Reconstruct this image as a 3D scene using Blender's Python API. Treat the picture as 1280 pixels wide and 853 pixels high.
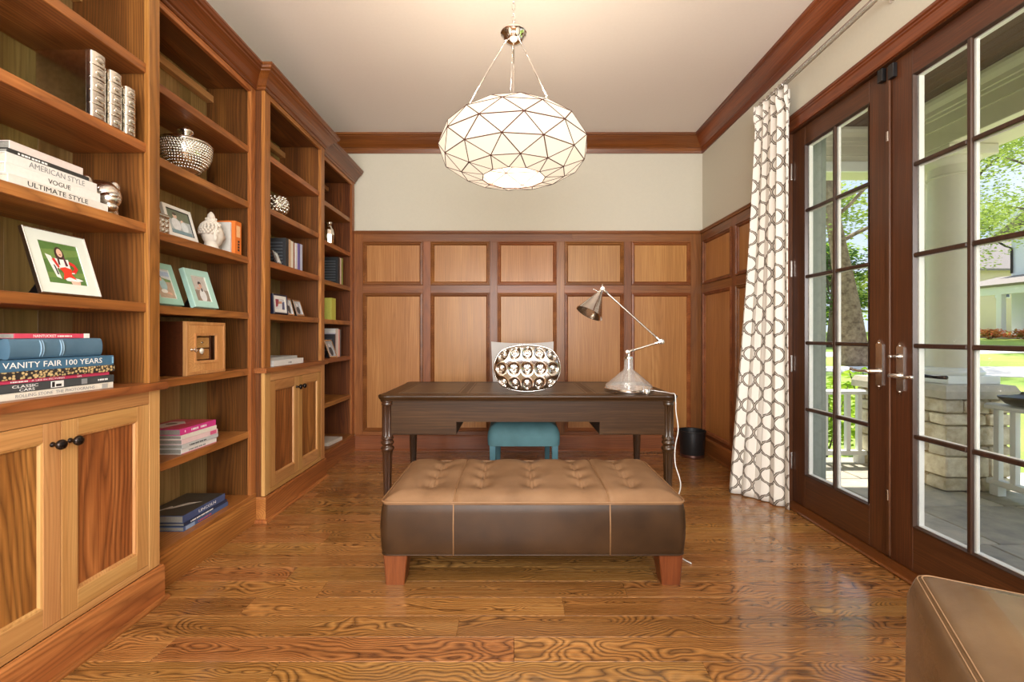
import bpy, bmesh, math, random
from mathutils import Vector, Matrix, noise

random.seed(11)
PI = math.pi
sc = bpy.context.scene
COL = sc.collection
for o in list(bpy.data.objects):
    bpy.data.objects.remove(o)

# ------------------------------------------------------------------ camera
FPX = 569.0                                   # focal length in pixels of the 1280 px frame
cd = bpy.data.cameras.new('camera')
cd.sensor_width = 36.0
cd.lens = FPX / 1280.0 * 36.0
cd.shift_x = -3.0 / 1280.0
cd.shift_y = -7.5 / 1280.0
cd.clip_start = 0.02
cd.clip_end = 400
cam = bpy.data.objects.new('camera', cd)
COL.objects.link(cam)
cam.location = (0, 0, 1.12)
cam.rotation_euler = (PI / 2, 0, 0)
sc.camera = cam

# ------------------------------------------------------------------ exposure
sc.view_settings.view_transform = 'Standard'
sc.view_settings.look = 'None'
sc.view_settings.gamma = 1.0
sc.view_settings.use_curve_mapping = False
sc.view_settings.exposure = 0.74

# ------------------------------------------------------------------ sky
world = bpy.data.worlds.new('sky')
sc.world = world
world.use_nodes = True
wt = world.node_tree
wt.nodes.clear()
w_out = wt.nodes.new('ShaderNodeOutputWorld')
w_bg = wt.nodes.new('ShaderNodeBackground')
w_tc = wt.nodes.new('ShaderNodeTexCoord')
w_sep = wt.nodes.new('ShaderNodeSeparateXYZ')
w_rmp = wt.nodes.new('ShaderNodeValToRGB')
w_rmp.color_ramp.elements[0].position = 0.0
w_rmp.color_ramp.elements[0].color = (0.56, 0.65, 0.80, 1)
w_rmp.color_ramp.elements[1].position = 0.7
w_rmp.color_ramp.elements[1].color = (0.30, 0.46, 0.80, 1)
w_nz = wt.nodes.new('ShaderNodeTexNoise')
w_nz.inputs['Scale'].default_value = 3.0
w_nz.inputs['Detail'].default_value = 6.0
w_cr = wt.nodes.new('ShaderNodeValToRGB')
w_cr.color_ramp.elements[0].position = 0.45
w_cr.color_ramp.elements[1].position = 0.70
w_mx = wt.nodes.new('ShaderNodeMixRGB')
w_mx.inputs[2].default_value = (0.78, 0.80, 0.83, 1)
wt.links.new(w_tc.outputs['Generated'], w_sep.inputs[0])
wt.links.new(w_sep.outputs['Z'], w_rmp.inputs[0])
wt.links.new(w_tc.outputs['Generated'], w_nz.inputs['Vector'])
wt.links.new(w_nz.outputs['Fac'], w_cr.inputs[0])
wt.links.new(w_cr.outputs['Color'], w_mx.inputs[0])
wt.links.new(w_rmp.outputs['Color'], w_mx.inputs[1])
wt.links.new(w_mx.outputs['Color'], w_bg.inputs['Color'])
w_bg.inputs['Strength'].default_value = 1.0
wt.links.new(w_bg.outputs[0], w_out.inputs['Surface'])

# ------------------------------------------------------------------ sun and added rear fill
sd = bpy.data.lights.new('sun', 'SUN')
sd.energy = 5.6
sd.angle = math.radians(1.0)
sd.color = (1.0, 0.95, 0.86)
sun = bpy.data.objects.new('sun', sd)
COL.objects.link(sun)
sun.rotation_euler = Vector((0.04, 0.30, 1.0)).to_track_quat('Z', 'Y').to_euler()
sun.location = (6, 8, 14)

def area(name, loc, direction, sx, sy, energy, color):
    d = bpy.data.lights.new(name, 'AREA')
    d.shape = 'RECTANGLE'
    d.size, d.size_y = sx, sy
    d.energy = energy
    d.color = color
    o = bpy.data.objects.new(name, d)
    COL.objects.link(o)
    o.location = loc
    o.rotation_euler = Vector(direction).to_track_quat('-Z', 'Y').to_euler()
    return o
# added lamp filling the room from the added window behind the camera
area('rear_fill_light', (0.0, -2.14, 1.72), (0, 1, 0.02), 2.9, 1.9, 175, (1.0, 0.97, 0.93))

# ------------------------------------------------------------------ helpers
def lin(c):
    c = c / 255.0
    return c / 12.92 if c <= 0.04045 else ((c + 0.055) / 1.055) ** 2.4
def rgb(r, g, b):
    return (lin(r), lin(g), lin(b), 1.0)

ORG = {}

def link(o, parent=None):
    COL.objects.link(o)
    if parent is not None:
        o.parent = parent

def tag(o, label=None, cat=None, group=None, kind=None):
    if label: o['label'] = label
    if cat: o['category'] = cat
    if group: o['group'] = group
    if kind: o['kind'] = kind
    return o

def thing(name, label, cat, loc=(0, 0, 0), rot=None, group=None, local=False, kind=None):
    o = bpy.data.objects.new(name, None)
    o.empty_display_size = 0.05
    link(o)
    o.location = loc
    if rot: o.rotation_euler = rot
    ORG[o.name] = Vector((0, 0, 0)) if local else Vector(loc)
    return tag(o, label, cat, group, kind)

class MB:
    """Collects vertices and faces; build() links them as one mesh object."""
    def __init__(self):
        self.v = []; self.f = []; self.m = []; self.uv = None; self.cm = 0
    def add(self, verts, faces):
        n = len(self.v)
        self.v += [Vector(p) for p in verts]
        for q in faces:
            self.f.append(tuple(i + n for i in q)); self.m.append(self.cm)
        return self
    def box(self, x0, x1, y0, y1, z0, z1, b=0.0):
        if x0 > x1: x0, x1 = x1, x0
        if y0 > y1: y0, y1 = y1, y0
        if z0 > z1: z0, z1 = z1, z0
        if b <= 0:
            vs = [(x, y, z) for x in (x0, x1) for y in (y0, y1) for z in (z0, z1)]
            fs = [(0, 1, 3, 2), (4, 6, 7, 5), (0, 4, 5, 1), (2, 3, 7, 6), (0, 2, 6, 4), (1, 5, 7, 3)]
            return self.add(vs, fs)
        b = min(b, (x1 - x0) * .45, (y1 - y0) * .45, (z1 - z0) * .45)
        bm = bmesh.new()
        vs = [bm.verts.new((x, y, z)) for x in (x0, x1) for y in (y0, y1) for z in (z0, z1)]
        for q in [(0, 1, 3, 2), (4, 6, 7, 5), (0, 4, 5, 1), (2, 3, 7, 6), (0, 2, 6, 4), (1, 5, 7, 3)]:
            bm.faces.new([vs[i] for i in q])
        bmesh.ops.bevel(bm, geom=list(bm.edges), offset=b, segments=1, affect='EDGES', profile=0.5)
        bm.verts.index_update()
        self.add([v.co.copy() for v in bm.verts], [[v.index for v in f.verts] for f in bm.faces])
        bm.free()
        return self
    def lathe(self, prof, c=(0, 0, 0), n=32, axis=(0, 0, 1), flute=None, cap=True):
        q = Vector((0, 0, 1)).rotation_difference(Vector(axis).normalized())
        c = Vector(c); vs = []; fs = []
        for k, p in enumerate(prof):
            r, z = p[0], p[1]
            fl = p[2] if len(p) > 2 else 0.0
            for i in range(n):
                a = 2 * PI * i / n
                rr = r
                if flute and fl: rr = r * (1 - fl * (0.5 + 0.5 * math.cos(flute * a)))
                vs.append(c + q @ Vector((rr * math.cos(a), rr * math.sin(a), z)))
        for k in range(len(prof) - 1):
            for i in range(n):
                j = (i + 1) % n
                fs.append((k * n + i, k * n + j, (k + 1) * n + j, (k + 1) * n + i))
        if cap:
            if prof[0][0] > 1e-5: fs.append(tuple(reversed(range(n))))
            if prof[-1][0] > 1e-5: fs.append(tuple((len(prof) - 1) * n + i for i in range(n)))
        return self.add(vs, fs)
    def tube(self, pts, r, n=8, closed=False, cap=True):
        pts = [Vector(p) for p in pts]; m = len(pts); vs = []; fs = []
        rs = r if isinstance(r, (list, tuple)) else [r] * m
        up = None
        for i, p in enumerate(pts):
            a = pts[(i - 1) % m] if (closed or i > 0) else p
            b = pts[(i + 1) % m] if (closed or i < m - 1) else p
            t = (b - a).normalized() if (b - a).length > 1e-9 else Vector((0, 0, 1))
            if up is None:
                up = Vector((0, 0, 1)) if abs(t.z) < .9 else Vector((1, 0, 0))
            s = t.cross(up)
            if s.length < 1e-6: s = t.orthogonal()
            s.normalize(); u = s.cross(t).normalized(); up = u
            for k in range(n):
                w = 2 * PI * k / n
                vs.append(p + (s * math.cos(w) + u * math.sin(w)) * rs[i])
        for i in range(m if closed else m - 1):
            j = (i + 1) % m
            for k in range(n):
                l = (k + 1) % n
                fs.append((i * n + k, i * n + l, j * n + l, j * n + k))
        if cap and not closed:
            fs.append(tuple(reversed(range(n)))); fs.append(tuple((m - 1) * n + k for k in range(n)))
        return self.add(vs, fs)
    def sphere(self, c, r, nu=16, nv=10, fn=None):
        c = Vector(c); rx, ry, rz = r if isinstance(r, (list, tuple)) else (r, r, r)
        vs = []; fs = []
        for j in range(nv + 1):
            ph = PI * j / nv
            for i in range(nu):
                th = 2 * PI * i / nu
                d = Vector((math.sin(ph) * math.cos(th), math.sin(ph) * math.sin(th), -math.cos(ph)))
                p = Vector((d.x * rx, d.y * ry, d.z * rz))
                if fn: p = fn(d, p)
                vs.append(c + p)
        for j in range(nv):
            for i in range(nu):
                k = (i + 1) % nu
                fs.append((j * nu + i, j * nu + k, (j + 1) * nu + k, (j + 1) * nu + i))
        return self.add(vs, fs)
    def prism(self, poly, d0, d1, fn):
        """poly in (a,b), extruded from d0 to d1, fn(a,b,d) -> point"""
        n = len(poly)
        vs = [fn(a, b, d0) for a, b in poly] + [fn(a, b, d1) for a, b in poly]
        fs = [tuple(reversed(range(n))), tuple(range(n, 2 * n))]
        fs += [(i, (i + 1) % n, n + (i + 1) % n, n + i) for i in range(n)]
        return self.add(vs, fs)
    def loft(self, rings, cap=True):
        n = len(rings[0]); vs = [p for r in rings for p in r]; fs = []
        for k in range(len(rings) - 1):
            for i in range(n):
                j = (i + 1) % n
                fs.append((k * n + i, k * n + j, (k + 1) * n + j, (k + 1) * n + i))
        if cap:
            fs.append(tuple(reversed(range(n)))); fs.append(tuple((len(rings) - 1) * n + i for i in range(n)))
        return self.add(vs, fs)
    def nested(self, rects, P, back=True):
        """rects: (u0,u1,v0,v1,h); consecutive rings joined: a mitred moulding or a door frame"""
        vs = []; fs = []
        for (u0, u1, v0, v1, h) in rects:
            vs += [P(u0, v0, h), P(u1, v0, h), P(u1, v1, h), P(u0, v1, h)]
        for k in range(len(rects) - 1):
            for i in range(4):
                j = (i + 1) % 4
                fs.append((k * 4 + i, k * 4 + j, k * 4 + 4 + j, k * 4 + 4 + i))
        return self.add(vs, fs)
    def build(self, name, mat, parent=None, smooth=False, origin=None, kind=None, uv=None, fixn=True, auto=None):
        lo = Vector([min(p[i] for p in self.v) for i in range(3)])
        hi = Vector([max(p[i] for p in self.v) for i in range(3)])
        og = Vector(origin) if origin is not None else Vector(((lo.x + hi.x) / 2, (lo.y + hi.y) / 2, lo.z))
        me = bpy.data.meshes.new(name)
        me.from_pydata([p - og for p in self.v], [], self.f)
        if fixn:
            bm = bmesh.new(); bm.from_mesh(me)
            bmesh.ops.recalc_face_normals(bm, faces=list(bm.faces))
            bm.to_mesh(me); bm.free()
        mats = mat if isinstance(mat, (list, tuple)) else [mat]
        for m in mats: me.materials.append(m)
        if len(mats) > 1:
            for p, k in zip(me.polygons, self.m): p.material_index = k
        if smooth:
            for p in me.polygons: p.use_smooth = True
        if uv:
            ul = me.uv_layers.new(name='UVMap')
            for lp in me.loops: ul.data[lp.index].uv = uv[lp.vertex_index]
        o = bpy.data.objects.new(name, me)
        link(o, parent)
        ORG[o.name] = og
        o.location = og - (ORG[parent.name] if parent is not None else Vector((0, 0, 0)))
        if auto is not None:
            try:
                for e in me.edges: pass
                me.set_sharp_from_angle(angle=math.radians(auto))
            except Exception: pass
        if kind: o['kind'] = kind
        return o

def B(name, mat, parent, x0, x1, y0, y1, z0, z1, b=0.0015, kind=None):
    return MB().box(x0, x1, y0, y1, z0, z1, b).build(name, mat, parent, kind=kind)

def rrect(cx, cy, w, d, r, z, n=5, off=0.0):
    w = w / 2 + off; d = d / 2 + off; r = max(min(r + off, w, d), 0.001); pts = []
    for (sx, sy, a0) in ((1, 1, 0), (-1, 1, 90), (-1, -1, 180), (1, -1, 270)):
        for k in range(n + 1):
            a = math.radians(a0 + 90 * k / n)
            pts.append((cx + sx * (w - r) + r * math.cos(a), cy + sy * (d - r) + r * math.sin(a), z))
    return pts

def sweep(prof, path, side=1, ends=True, seg=None):
    """prof: closed list of (out, z). path: list of (x, y). Mitred."""
    P = [Vector((x, y)) for x, y in path]; m = len(P); offs = []
    for i in range(m):
        ns = []
        if i > 0:
            t = (P[i] - P[i - 1]).normalized(); ns.append(Vector((-t.y, t.x)) * side)
        if i < m - 1:
            t = (P[i + 1] - P[i]).normalized(); ns.append(Vector((-t.y, t.x)) * side)
        offs.append(ns[0] if len(ns) == 1 else (ns[0] + ns[1]) / (1 + ns[0].dot(ns[1])))
    rings = [[(P[i].x + offs[i].x * o, P[i].y + offs[i].y * o, z) for o, z in prof] for i in range(m)]
    if seg is not None: rings = rings[seg:seg + 2]       # one mitred length of the run
    return MB().loft(rings, ends)

# ------------------------------------------------------------------ materials
def nt_new(name):
    m = bpy.data.materials.new(name); m.use_nodes = True
    t = m.node_tree; t.nodes.clear()
    out = t.nodes.new('ShaderNodeOutputMaterial')
    return m, t, out
def N(t, kind, **kw):
    n = t.nodes.new(kind)
    for k, v in kw.items(): setattr(n, k, v)
    return n
def bsdf(t, out, color=None, rough=.5, metal=0, spec=.5, coat=0, coat_rough=.1):
    b = t.nodes.new('ShaderNodeBsdfPrincipled')
    if color is not None: b.inputs['Base Color'].default_value = color
    b.inputs['Roughness'].default_value = rough
    b.inputs['Metallic'].default_value = metal
    b.inputs['Specular IOR Level'].default_value = spec
    b.inputs['Coat Weight'].default_value = coat
    b.inputs['Coat Roughness'].default_value = coat_rough
    t.links.new(b.outputs[0], out.inputs['Surface'])
    return b
def ramp(t, stops):
    r = t.nodes.new('ShaderNodeValToRGB'); e = r.color_ramp.elements
    while len(e) > 1: e.remove(e[0])
    e[0].position, e[0].color = stops[0]
    for p, c in stops[1:]:
        k = e.new(p); k.color = c
    return r
_plain = {}
def plain(name, color, rough=.5, metal=0, spec=.5, var=0.06, nscale=30, bump=0.0, coat=0, coat_rough=.1):
    """a plain material with slight procedural variation"""
    if name in _plain: return _plain[name]
    m, t, out = nt_new(name)
    b = bsdf(t, out, color, rough, metal, spec, coat, coat_rough)
    tc = N(t, 'ShaderNodeTexCoord'); nz = N(t, 'ShaderNodeTexNoise')
    nz.inputs['Scale'].default_value = nscale; nz.inputs['Detail'].default_value = 4
    t.links.new(tc.outputs['Object'], nz.inputs['Vector'])
    lo = tuple(c * (1 - var) for c in color[:3]) + (1,); hi = tuple(min(1, c * (1 + var)) for c in color[:3]) + (1,)
    r = ramp(t, [(.3, lo), (.7, hi)])
    t.links.new(nz.outputs['Fac'], r.inputs[0]); t.links.new(r.outputs[0], b.inputs['Base Color'])
    if bump:
        bp = N(t, 'ShaderNodeBump'); bp.inputs['Strength'].default_value = bump; bp.inputs['Distance'].default_value = .002
        t.links.new(nz.outputs['Fac'], bp.inputs['Height']); t.links.new(bp.outputs[0], b.inputs['Normal'])
    _plain[name] = m
    return m

def wood(name, dark, mid, light, axis='Z', coat_rough=.2, space=.014, amp=.05, line=.45, sharp=3.0, rough=.38, vary=.14, streak=.35, coat=.12, hue=.008, spec=.4, slow=1.3, near=.03):
    """growth rings round a random heart line, bent by slow noise, plus fine pore streaks"""
    m, t, out = nt_new(name)
    b = bsdf(t, out, mid, rough, 0, spec, coat, coat_rough)
    L = t.links.new
    def V(op, a=None, c=None):
        n = N(t, 'ShaderNodeVectorMath', operation=op)
        for i, x in enumerate((a, c)):
            if x is None: continue
            if isinstance(x, tuple): n.inputs[i].default_value = x
            else: L(x, n.inputs[i])
        return n
    def A(op, a=None, c=None):
        n = N(t, 'ShaderNodeMath', operation=op)
        for i, x in enumerate((a, c)):
            if x is None: continue
            if isinstance(x, (int, float)): n.inputs[i].default_value = x
            else: L(x, n.inputs[i])
        return n.outputs[0]
    ix = 'XYZ'.index(axis)
    mask = tuple(0.0 if i == ix else 1.0 for i in range(3))
    tc = N(t, 'ShaderNodeTexCoord'); oi = N(t, 'ShaderNodeObjectInfo')
    wn = N(t, 'ShaderNodeTexWhiteNoise', noise_dimensions='1D')
    L(A('MULTIPLY', oi.outputs['Random'], 917.0), wn.inputs['W'])
    rnd = wn.outputs['Color']
    pos = V('ADD', tc.outputs['Object'], V('MULTIPLY', rnd, (9.0, 9.0, 9.0)).outputs[0]).outputs[0]
    # slow bending noise
    sv = V('MULTIPLY', pos, tuple(slow if i == ix else 4.0 for i in range(3))).outputs[0]
    n0 = N(t, 'ShaderNodeTexNoise'); n0.inputs['Scale'].default_value = 1.0; n0.inputs['Detail'].default_value = 2.5; n0.inputs['Roughness'].default_value = .45
    L(sv, n0.inputs['Vector'])
    bend = V('MULTIPLY', V('SUBTRACT', n0.outputs['Color'], (.5, .5, .5)).outputs[0], (amp * 4, amp * 4, amp * 4)).outputs[0]
    off = V('MULTIPLY', V('SUBTRACT', rnd, (.5, .5, .5)).outputs[0], (near * 4, near * 4, near * 4)).outputs[0]
    q = V('ADD', V('ADD', tc.outputs['Object'], off).outputs[0], bend).outputs[0]
    q = V('MULTIPLY', q, mask).outputs[0]
    ln = N(t, 'ShaderNodeVectorMath', operation='LENGTH'); L(q, ln.inputs[0])
    # fine pore streaks
    s2 = V('MULTIPLY', pos, tuple(2.5 if i == ix else 110.0 for i in range(3))).outputs[0]
    n2 = N(t, 'ShaderNodeTexNoise'); n2.inputs['Scale'].default_value = 1.0; n2.inputs['Detail'].default_value = 4; n2.inputs['Roughness'].default_value = .6
    L(s2, n2.inputs['Vector'])
    ph = A('ADD', A('MULTIPLY', ln.outputs['Value'], 1.0 / space), A('MULTIPLY', n2.outputs['Fac'], .5))
    fr = A('FRACT', ph)
    tri = A('POWER', A('SUBTRACT', 1.0, A('ABSOLUTE', A('SUBTRACT', A('MULTIPLY', fr, 2.0), 1.0))), 1.0 / sharp) # wide light, narrow dark
    lf = A('MULTIPLY', A('SUBTRACT', 1.0, tri), line)
    # broad figure
    s3 = V('MULTIPLY', pos, tuple(.8 if i == ix else 9.0 for i in range(3))).outputs[0]
    n3 = N(t, 'ShaderNodeTexNoise'); n3.inputs['Scale'].default_value = 1.0; n3.inputs['Detail'].default_value = 3
    L(s3, n3.inputs['Vector'])
    mm = A('ADD', A('MULTIPLY', n3.outputs['Fac'], 1 - streak), A('MULTIPLY', n2.outputs['Fac'], streak))
    halfd = tuple((dark[i] + mid[i]) / 2 for i in range(3)) + (1,)
    r = ramp(t, [(.30, halfd), (.48, mid), (.68, light)])
    L(mm, r.inputs[0])
    mx = N(t, 'ShaderNodeMixRGB'); mx.inputs[2].default_value = dark
    L(lf, mx.inputs[0]); L(r.outputs[0], mx.inputs[1])
    hsv = N(t, 'ShaderNodeHueSaturation')
    mr = N(t, 'ShaderNodeMapRange'); mr.inputs[3].default_value = 1 - vary; mr.inputs[4].default_value = 1 + vary
    L(oi.outputs['Random'], mr.inputs[0]); L(mr.outputs[0], hsv.inputs['Value'])
    mh = N(t, 'ShaderNodeMapRange'); mh.inputs[3].default_value = .5 - hue; mh.inputs[4].default_value = .5 + hue
    L(wn.outputs['Value'], mh.inputs[0]); L(mh.outputs[0], hsv.inputs['Hue'])
    L(mx.outputs[0], hsv.inputs['Color']); L(hsv.outputs[0], b.inputs['Base Color'])
    rr = N(t, 'ShaderNodeMapRange'); rr.inputs[3].default_value = rough - .04; rr.inputs[4].default_value = rough + .10
    L(n2.outputs['Fac'], rr.inputs[0]); L(rr.outputs[0], b.inputs['Roughness'])
    bp = N(t, 'ShaderNodeBump'); bp.inputs['Strength'].default_value = .10; bp.inputs['Distance'].default_value = .001
    L(n2.outputs['Fac'], bp.inputs['Height']); L(bp.outputs[0], b.inputs['Normal'])
    return m

_w = {}
WOODS = {
 'cab':   dict(dark=rgb(88, 46, 18), mid=rgb(162, 100, 48), light=rgb(198, 136, 72), space=.013, line=.60, vary=.16, slow=.7, sharp=2.0),
 'light': dict(dark=rgb(140, 92, 46), mid=rgb(188, 136, 80), light=rgb(210, 164, 104), vary=.10, space=.012, line=.5, slow=.7),
 'panel': dict(dark=rgb(70, 34, 14), mid=rgb(152, 92, 44), light=rgb(192, 128, 68), space=.022, amp=.075, line=.70, slow=.85, vary=.10, sharp=1.6, streak=.45),
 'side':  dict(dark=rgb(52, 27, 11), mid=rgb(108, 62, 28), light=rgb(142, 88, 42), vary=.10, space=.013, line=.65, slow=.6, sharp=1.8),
 'back':  dict(dark=rgb(84, 62, 30), mid=rgb(142, 112, 64), light=rgb(174, 146, 92), vary=.20, hue=.014, space=.016, line=.5, slow=.7),
 'wain':  dict(dark=rgb(76, 38, 16), mid=rgb(130, 76, 36), light=rgb(160, 100, 52), vary=.16, line=.5, slow=.7),
 'wpan':  dict(dark=rgb(126, 80, 38), mid=rgb(172, 118, 62), light=rgb(192, 140, 80), space=.016, line=.4, streak=.6, vary=.06, hue=.005, slow=.6),
 'crown': dict(dark=rgb(62, 26, 10), mid=rgb(114, 58, 24), light=rgb(150, 84, 38), vary=.05, coat=.4, line=.5, slow=.7, rough=.32),
 'door':  dict(dark=rgb(48, 24, 11), mid=rgb(78, 42, 22), light=rgb(102, 58, 31), streak=.65, vary=.05, coat=.3, line=.4, space=.010),
 'muntin': dict(dark=rgb(34, 20, 13), mid=rgb(56, 35, 24), light=rgb(72, 47, 33), streak=.65, vary=.05, coat=.3, line=.3, space=.010),  # darker than the door wood: the backlit look of the bars painted in
 'floor': dict(dark=rgb(62, 32, 12), mid=rgb(172, 117, 63), light=rgb(200, 146, 86), space=.0090, amp=.065, line=.92, sharp=1.5, slow=2.2, rough=.24, vary=.13, coat=.75, near=.02, coat_rough=.13),
 'desk':  dict(dark=rgb(30, 17, 8), mid=rgb(58, 35, 18), light=rgb(80, 52, 29), streak=.6, vary=.04, coat=.06, rough=.36, line=.35, spec=.22),
 'deskleg': dict(dark=rgb(30, 18, 9), mid=rgb(58, 36, 20), light=rgb(80, 52, 30), streak=.6, vary=.04, coat=.7, rough=.3, line=.3, coat_rough=.12),
 'red':   dict(dark=rgb(78, 36, 14), mid=rgb(108, 58, 24), light=rgb(132, 76, 36), streak=.5, vary=.04, coat=.05, line=.3),
 'burl':  dict(dark=rgb(150, 96, 48), mid=rgb(200, 146, 84), light=rgb(224, 178, 114), amp=.12, slow=6, space=.012, line=.5, vary=.03),
 'burld': dict(dark=rgb(40, 20, 8), mid=rgb(80, 42, 18), light=rgb(108, 62, 28), amp=.12, slow=6, space=.012, line=.5, vary=.03),
 'porch': dict(dark=rgb(50, 28, 16), mid=rgb(84, 50, 28), light=rgb(104, 64, 36), streak=.6, vary=.1),
}
def W(kind, axis='Z'):
    k = (kind, axis)
    if k not in _w: _w[k] = wood('wood_%s_%s' % (kind, axis.lower()), axis=axis, **WOODS[kind])
    return _w[k]

M_wall = plain('wall_paint', rgb(206, 201, 184), .85, var=.015, nscale=60, bump=.05)
M_ceil = plain('ceiling_paint', rgb(240, 232, 224), .9, var=.01, nscale=60)
M_chrome = plain('polished_chrome', (.86, .84, .82, 1), .08, 1, var=.03)
M_nickel = plain('satin_nickel', (.70, .66, .62, 1), .24, 1, var=.04)
M_silver = plain('mercury_silver', (.78, .76, .70, 1), .16, 1, var=.12, nscale=60)
M_bronze = plain('oiled_bronze', rgb(52, 44, 40), .25, .8, var=.1)
M_black = plain('black_metal', rgb(26, 25, 26), .45, 0, var=.1)
M_cream = plain('cream_exterior_paint', rgb(214, 208, 186), .55, var=.02)
M_white = plain('white_exterior_paint', rgb(232, 232, 226), .5, var=.02)
M_sage = plain('grey_green_jamb_paint', rgb(150, 156, 144), .55, var=.02)
M_page = plain('book_pages', rgb(214, 206, 190), .8, var=.1, nscale=200)
M_pageg = plain('grey_page_edges', rgb(150, 148, 140), .8, var=.12, nscale=200)
M_paperw = plain('white_paper', rgb(236, 236, 232), .6, var=.01)
M_ink = plain('black_ink', rgb(34, 34, 36), .6, var=.02)
M_inkw = plain('white_ink', rgb(240, 240, 238), .6, var=.01)
M_inkg = plain('grey_ink', rgb(140, 142, 144), .6, var=.02)

def leather(name, base, dark, rough=.42):
    m, t, out = nt_new(name)
    b = bsdf(t, out, base, rough, 0, .28, .03, .35)
    tc = N(t, 'ShaderNodeTexCoord')
    n1 = N(t, 'ShaderNodeTexNoise'); n1.inputs['Scale'].default_value = 7; n1.inputs['Detail'].default_value = 6
    n2 = N(t, 'ShaderNodeTexVoronoi'); n2.inputs['Scale'].default_value = 260
    t.links.new(tc.outputs['Object'], n1.inputs['Vector']); t.links.new(tc.outputs['Object'], n2.inputs['Vector'])
    r = ramp(t, [(.3, dark), (.7, base)])
    t.links.new(n1.outputs['Fac'], r.inputs[0]); t.links.new(r.outputs[0], b.inputs['Base Color'])
    bp = N(t, 'ShaderNodeBump'); bp.inputs['Strength'].default_value = .10; bp.inputs['Distance'].default_value = .001
    t.links.new(n2.outputs['Distance'], bp.inputs['Height']); t.links.new(bp.outputs[0], b.inputs['Normal'])
    return m
M_leather = leather('tan_leather', rgb(150, 116, 86), rgb(122, 91, 64))
M_leather_d = leather('brown_leather', rgb(68, 46, 27), rgb(49, 32, 18))
M_leather_w = plain('leather_welt', rgb(140, 104, 70), .5, var=.08)

def glass(name, tint=(1, 1, 1, 1), ior=1.45, rough=0.0, sheen_mix=0.0):
    """thin pane: clear transmission with a Fresnel mirror on it"""
    m, t, out = nt_new(name)
    tr = N(t, 'ShaderNodeBsdfTransparent'); tr.inputs['Color'].default_value = tint
    gl = N(t, 'ShaderNodeBsdfGlossy'); gl.inputs['Roughness'].default_value = rough
    lw = N(t, 'ShaderNodeLayerWeight'); lw.inputs['Blend'].default_value = .5     # Schlick's Fresnel, the same from both sides
    pw5 = N(t, 'ShaderNodeMath', operation='POWER'); pw5.inputs[1].default_value = 5.0
    fr = N(t, 'ShaderNodeMath', operation='MULTIPLY_ADD')
    f0 = ((ior - 1) / (ior + 1)) ** 2
    fr.inputs[1].default_value = 1 - f0; fr.inputs[2].default_value = f0
    t.links.new(lw.outputs['Facing'], pw5.inputs[0]); t.links.new(pw5.outputs[0], fr.inputs[0])
    mx = N(t, 'ShaderNodeMixShader')
    t.links.new(fr.outputs[0], mx.inputs[0]); t.links.new(tr.outputs[0], mx.inputs[1]); t.links.new(gl.outputs[0], mx.inputs[2])
    last = mx
    if sheen_mix:                                   # white diffuse mixed in to stand for the clear glass's reflections
        df = N(t, 'ShaderNodeBsdfDiffuse'); df.inputs['Color'].default_value = (.9, .9, .88, 1)
        m2 = N(t, 'ShaderNodeMixShader'); m2.inputs[0].default_value = sheen_mix
        t.links.new(mx.outputs[0], m2.inputs[1]); t.links.new(df.outputs[0], m2.inputs[2]); last = m2
    t.links.new(last.outputs[0], out.inputs['Surface'])
    return m
M_glass = glass('window_glass', (.985, .985, .98, 1), 1.3)
M_lampglass = glass('clear_lamp_glass', (.985, .985, .98, 1), 1.6, 0.0, .09)

def text_mesh(s, size, mat, parent, name='title', loc=(0, 0, 0), width=None, axes=((0, 1, 0), (0, 0, 1), (1, 0, 0)), shear=0):
    """flat lettering; axes = local directions for text right, up and out"""
    cu = bpy.data.curves.new('lettering', 'FONT')
    cu.body = s; cu.size = size; cu.extrude = 0.0002; cu.align_x = 'LEFT'; cu.resolution_u = 2; cu.shear = shear
    ob = bpy.data.objects.new('lettering', cu); COL.objects.link(ob)
    dg = bpy.context.evaluated_depsgraph_get()
    me = bpy.data.meshes.new_from_object(ob.evaluated_get(dg))
    bpy.data.objects.remove(ob); bpy.data.curves.remove(cu)
    xs = [v.co.x for v in me.vertices] or [0, 1]
    k = 1.0
    if width: k = width / max(1e-6, max(xs) - min(xs))
    x0 = min(xs)
    A = [Vector(a) for a in axes]
    for v in me.vertices:
        v.co = A[0] * ((v.co.x - x0) * k) + A[1] * v.co.y + A[2] * v.co.z
    me.materials.append(mat)
    o = bpy.data.objects.new(name, me)
    link(o, parent)
    o.location = Vector(loc) - (ORG[parent.name] if parent is not None else Vector((0, 0, 0)))
    ORG[o.name] = Vector(loc)
    return o
# ================================================================== ROOM
XL, XR, YB, YF, ZC = -1.85, 1.83, 4.43, -2.2, 3.048
DY0, DYM, DY1 = 1.461, 2.246, 3.031            # door opening and its meeting line
DZ0, DZ1 = 0.022, 2.455

floor = MB().box(XL - .1, XR + .2, YF - .1, YB + .1, -.10, -.02).build('floor', plain('subfloor', rgb(70, 40, 20), .9), kind='structure')
pw = .1275
row = 0
y = 1.56 - pw * 30
rp = random.Random(5)
while y < YB:
    if y + pw > YF:
        ya, yb = max(y, YF), min(y + pw, YB)
        x = XL - rp.uniform(0, 1.2)
        while x < XR:
            ln = rp.uniform(.9, 2.1)
            xa, xb = max(x, XL), min(x + ln, XR)
            if xb - xa > .06:
                MB().box(xa + .0004, xb - .0004, ya + .0004, yb - .0004, -.02, 0.0, .0012).build('plank', W('floor', 'X'), floor)
            x += ln
    y += pw

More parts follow.
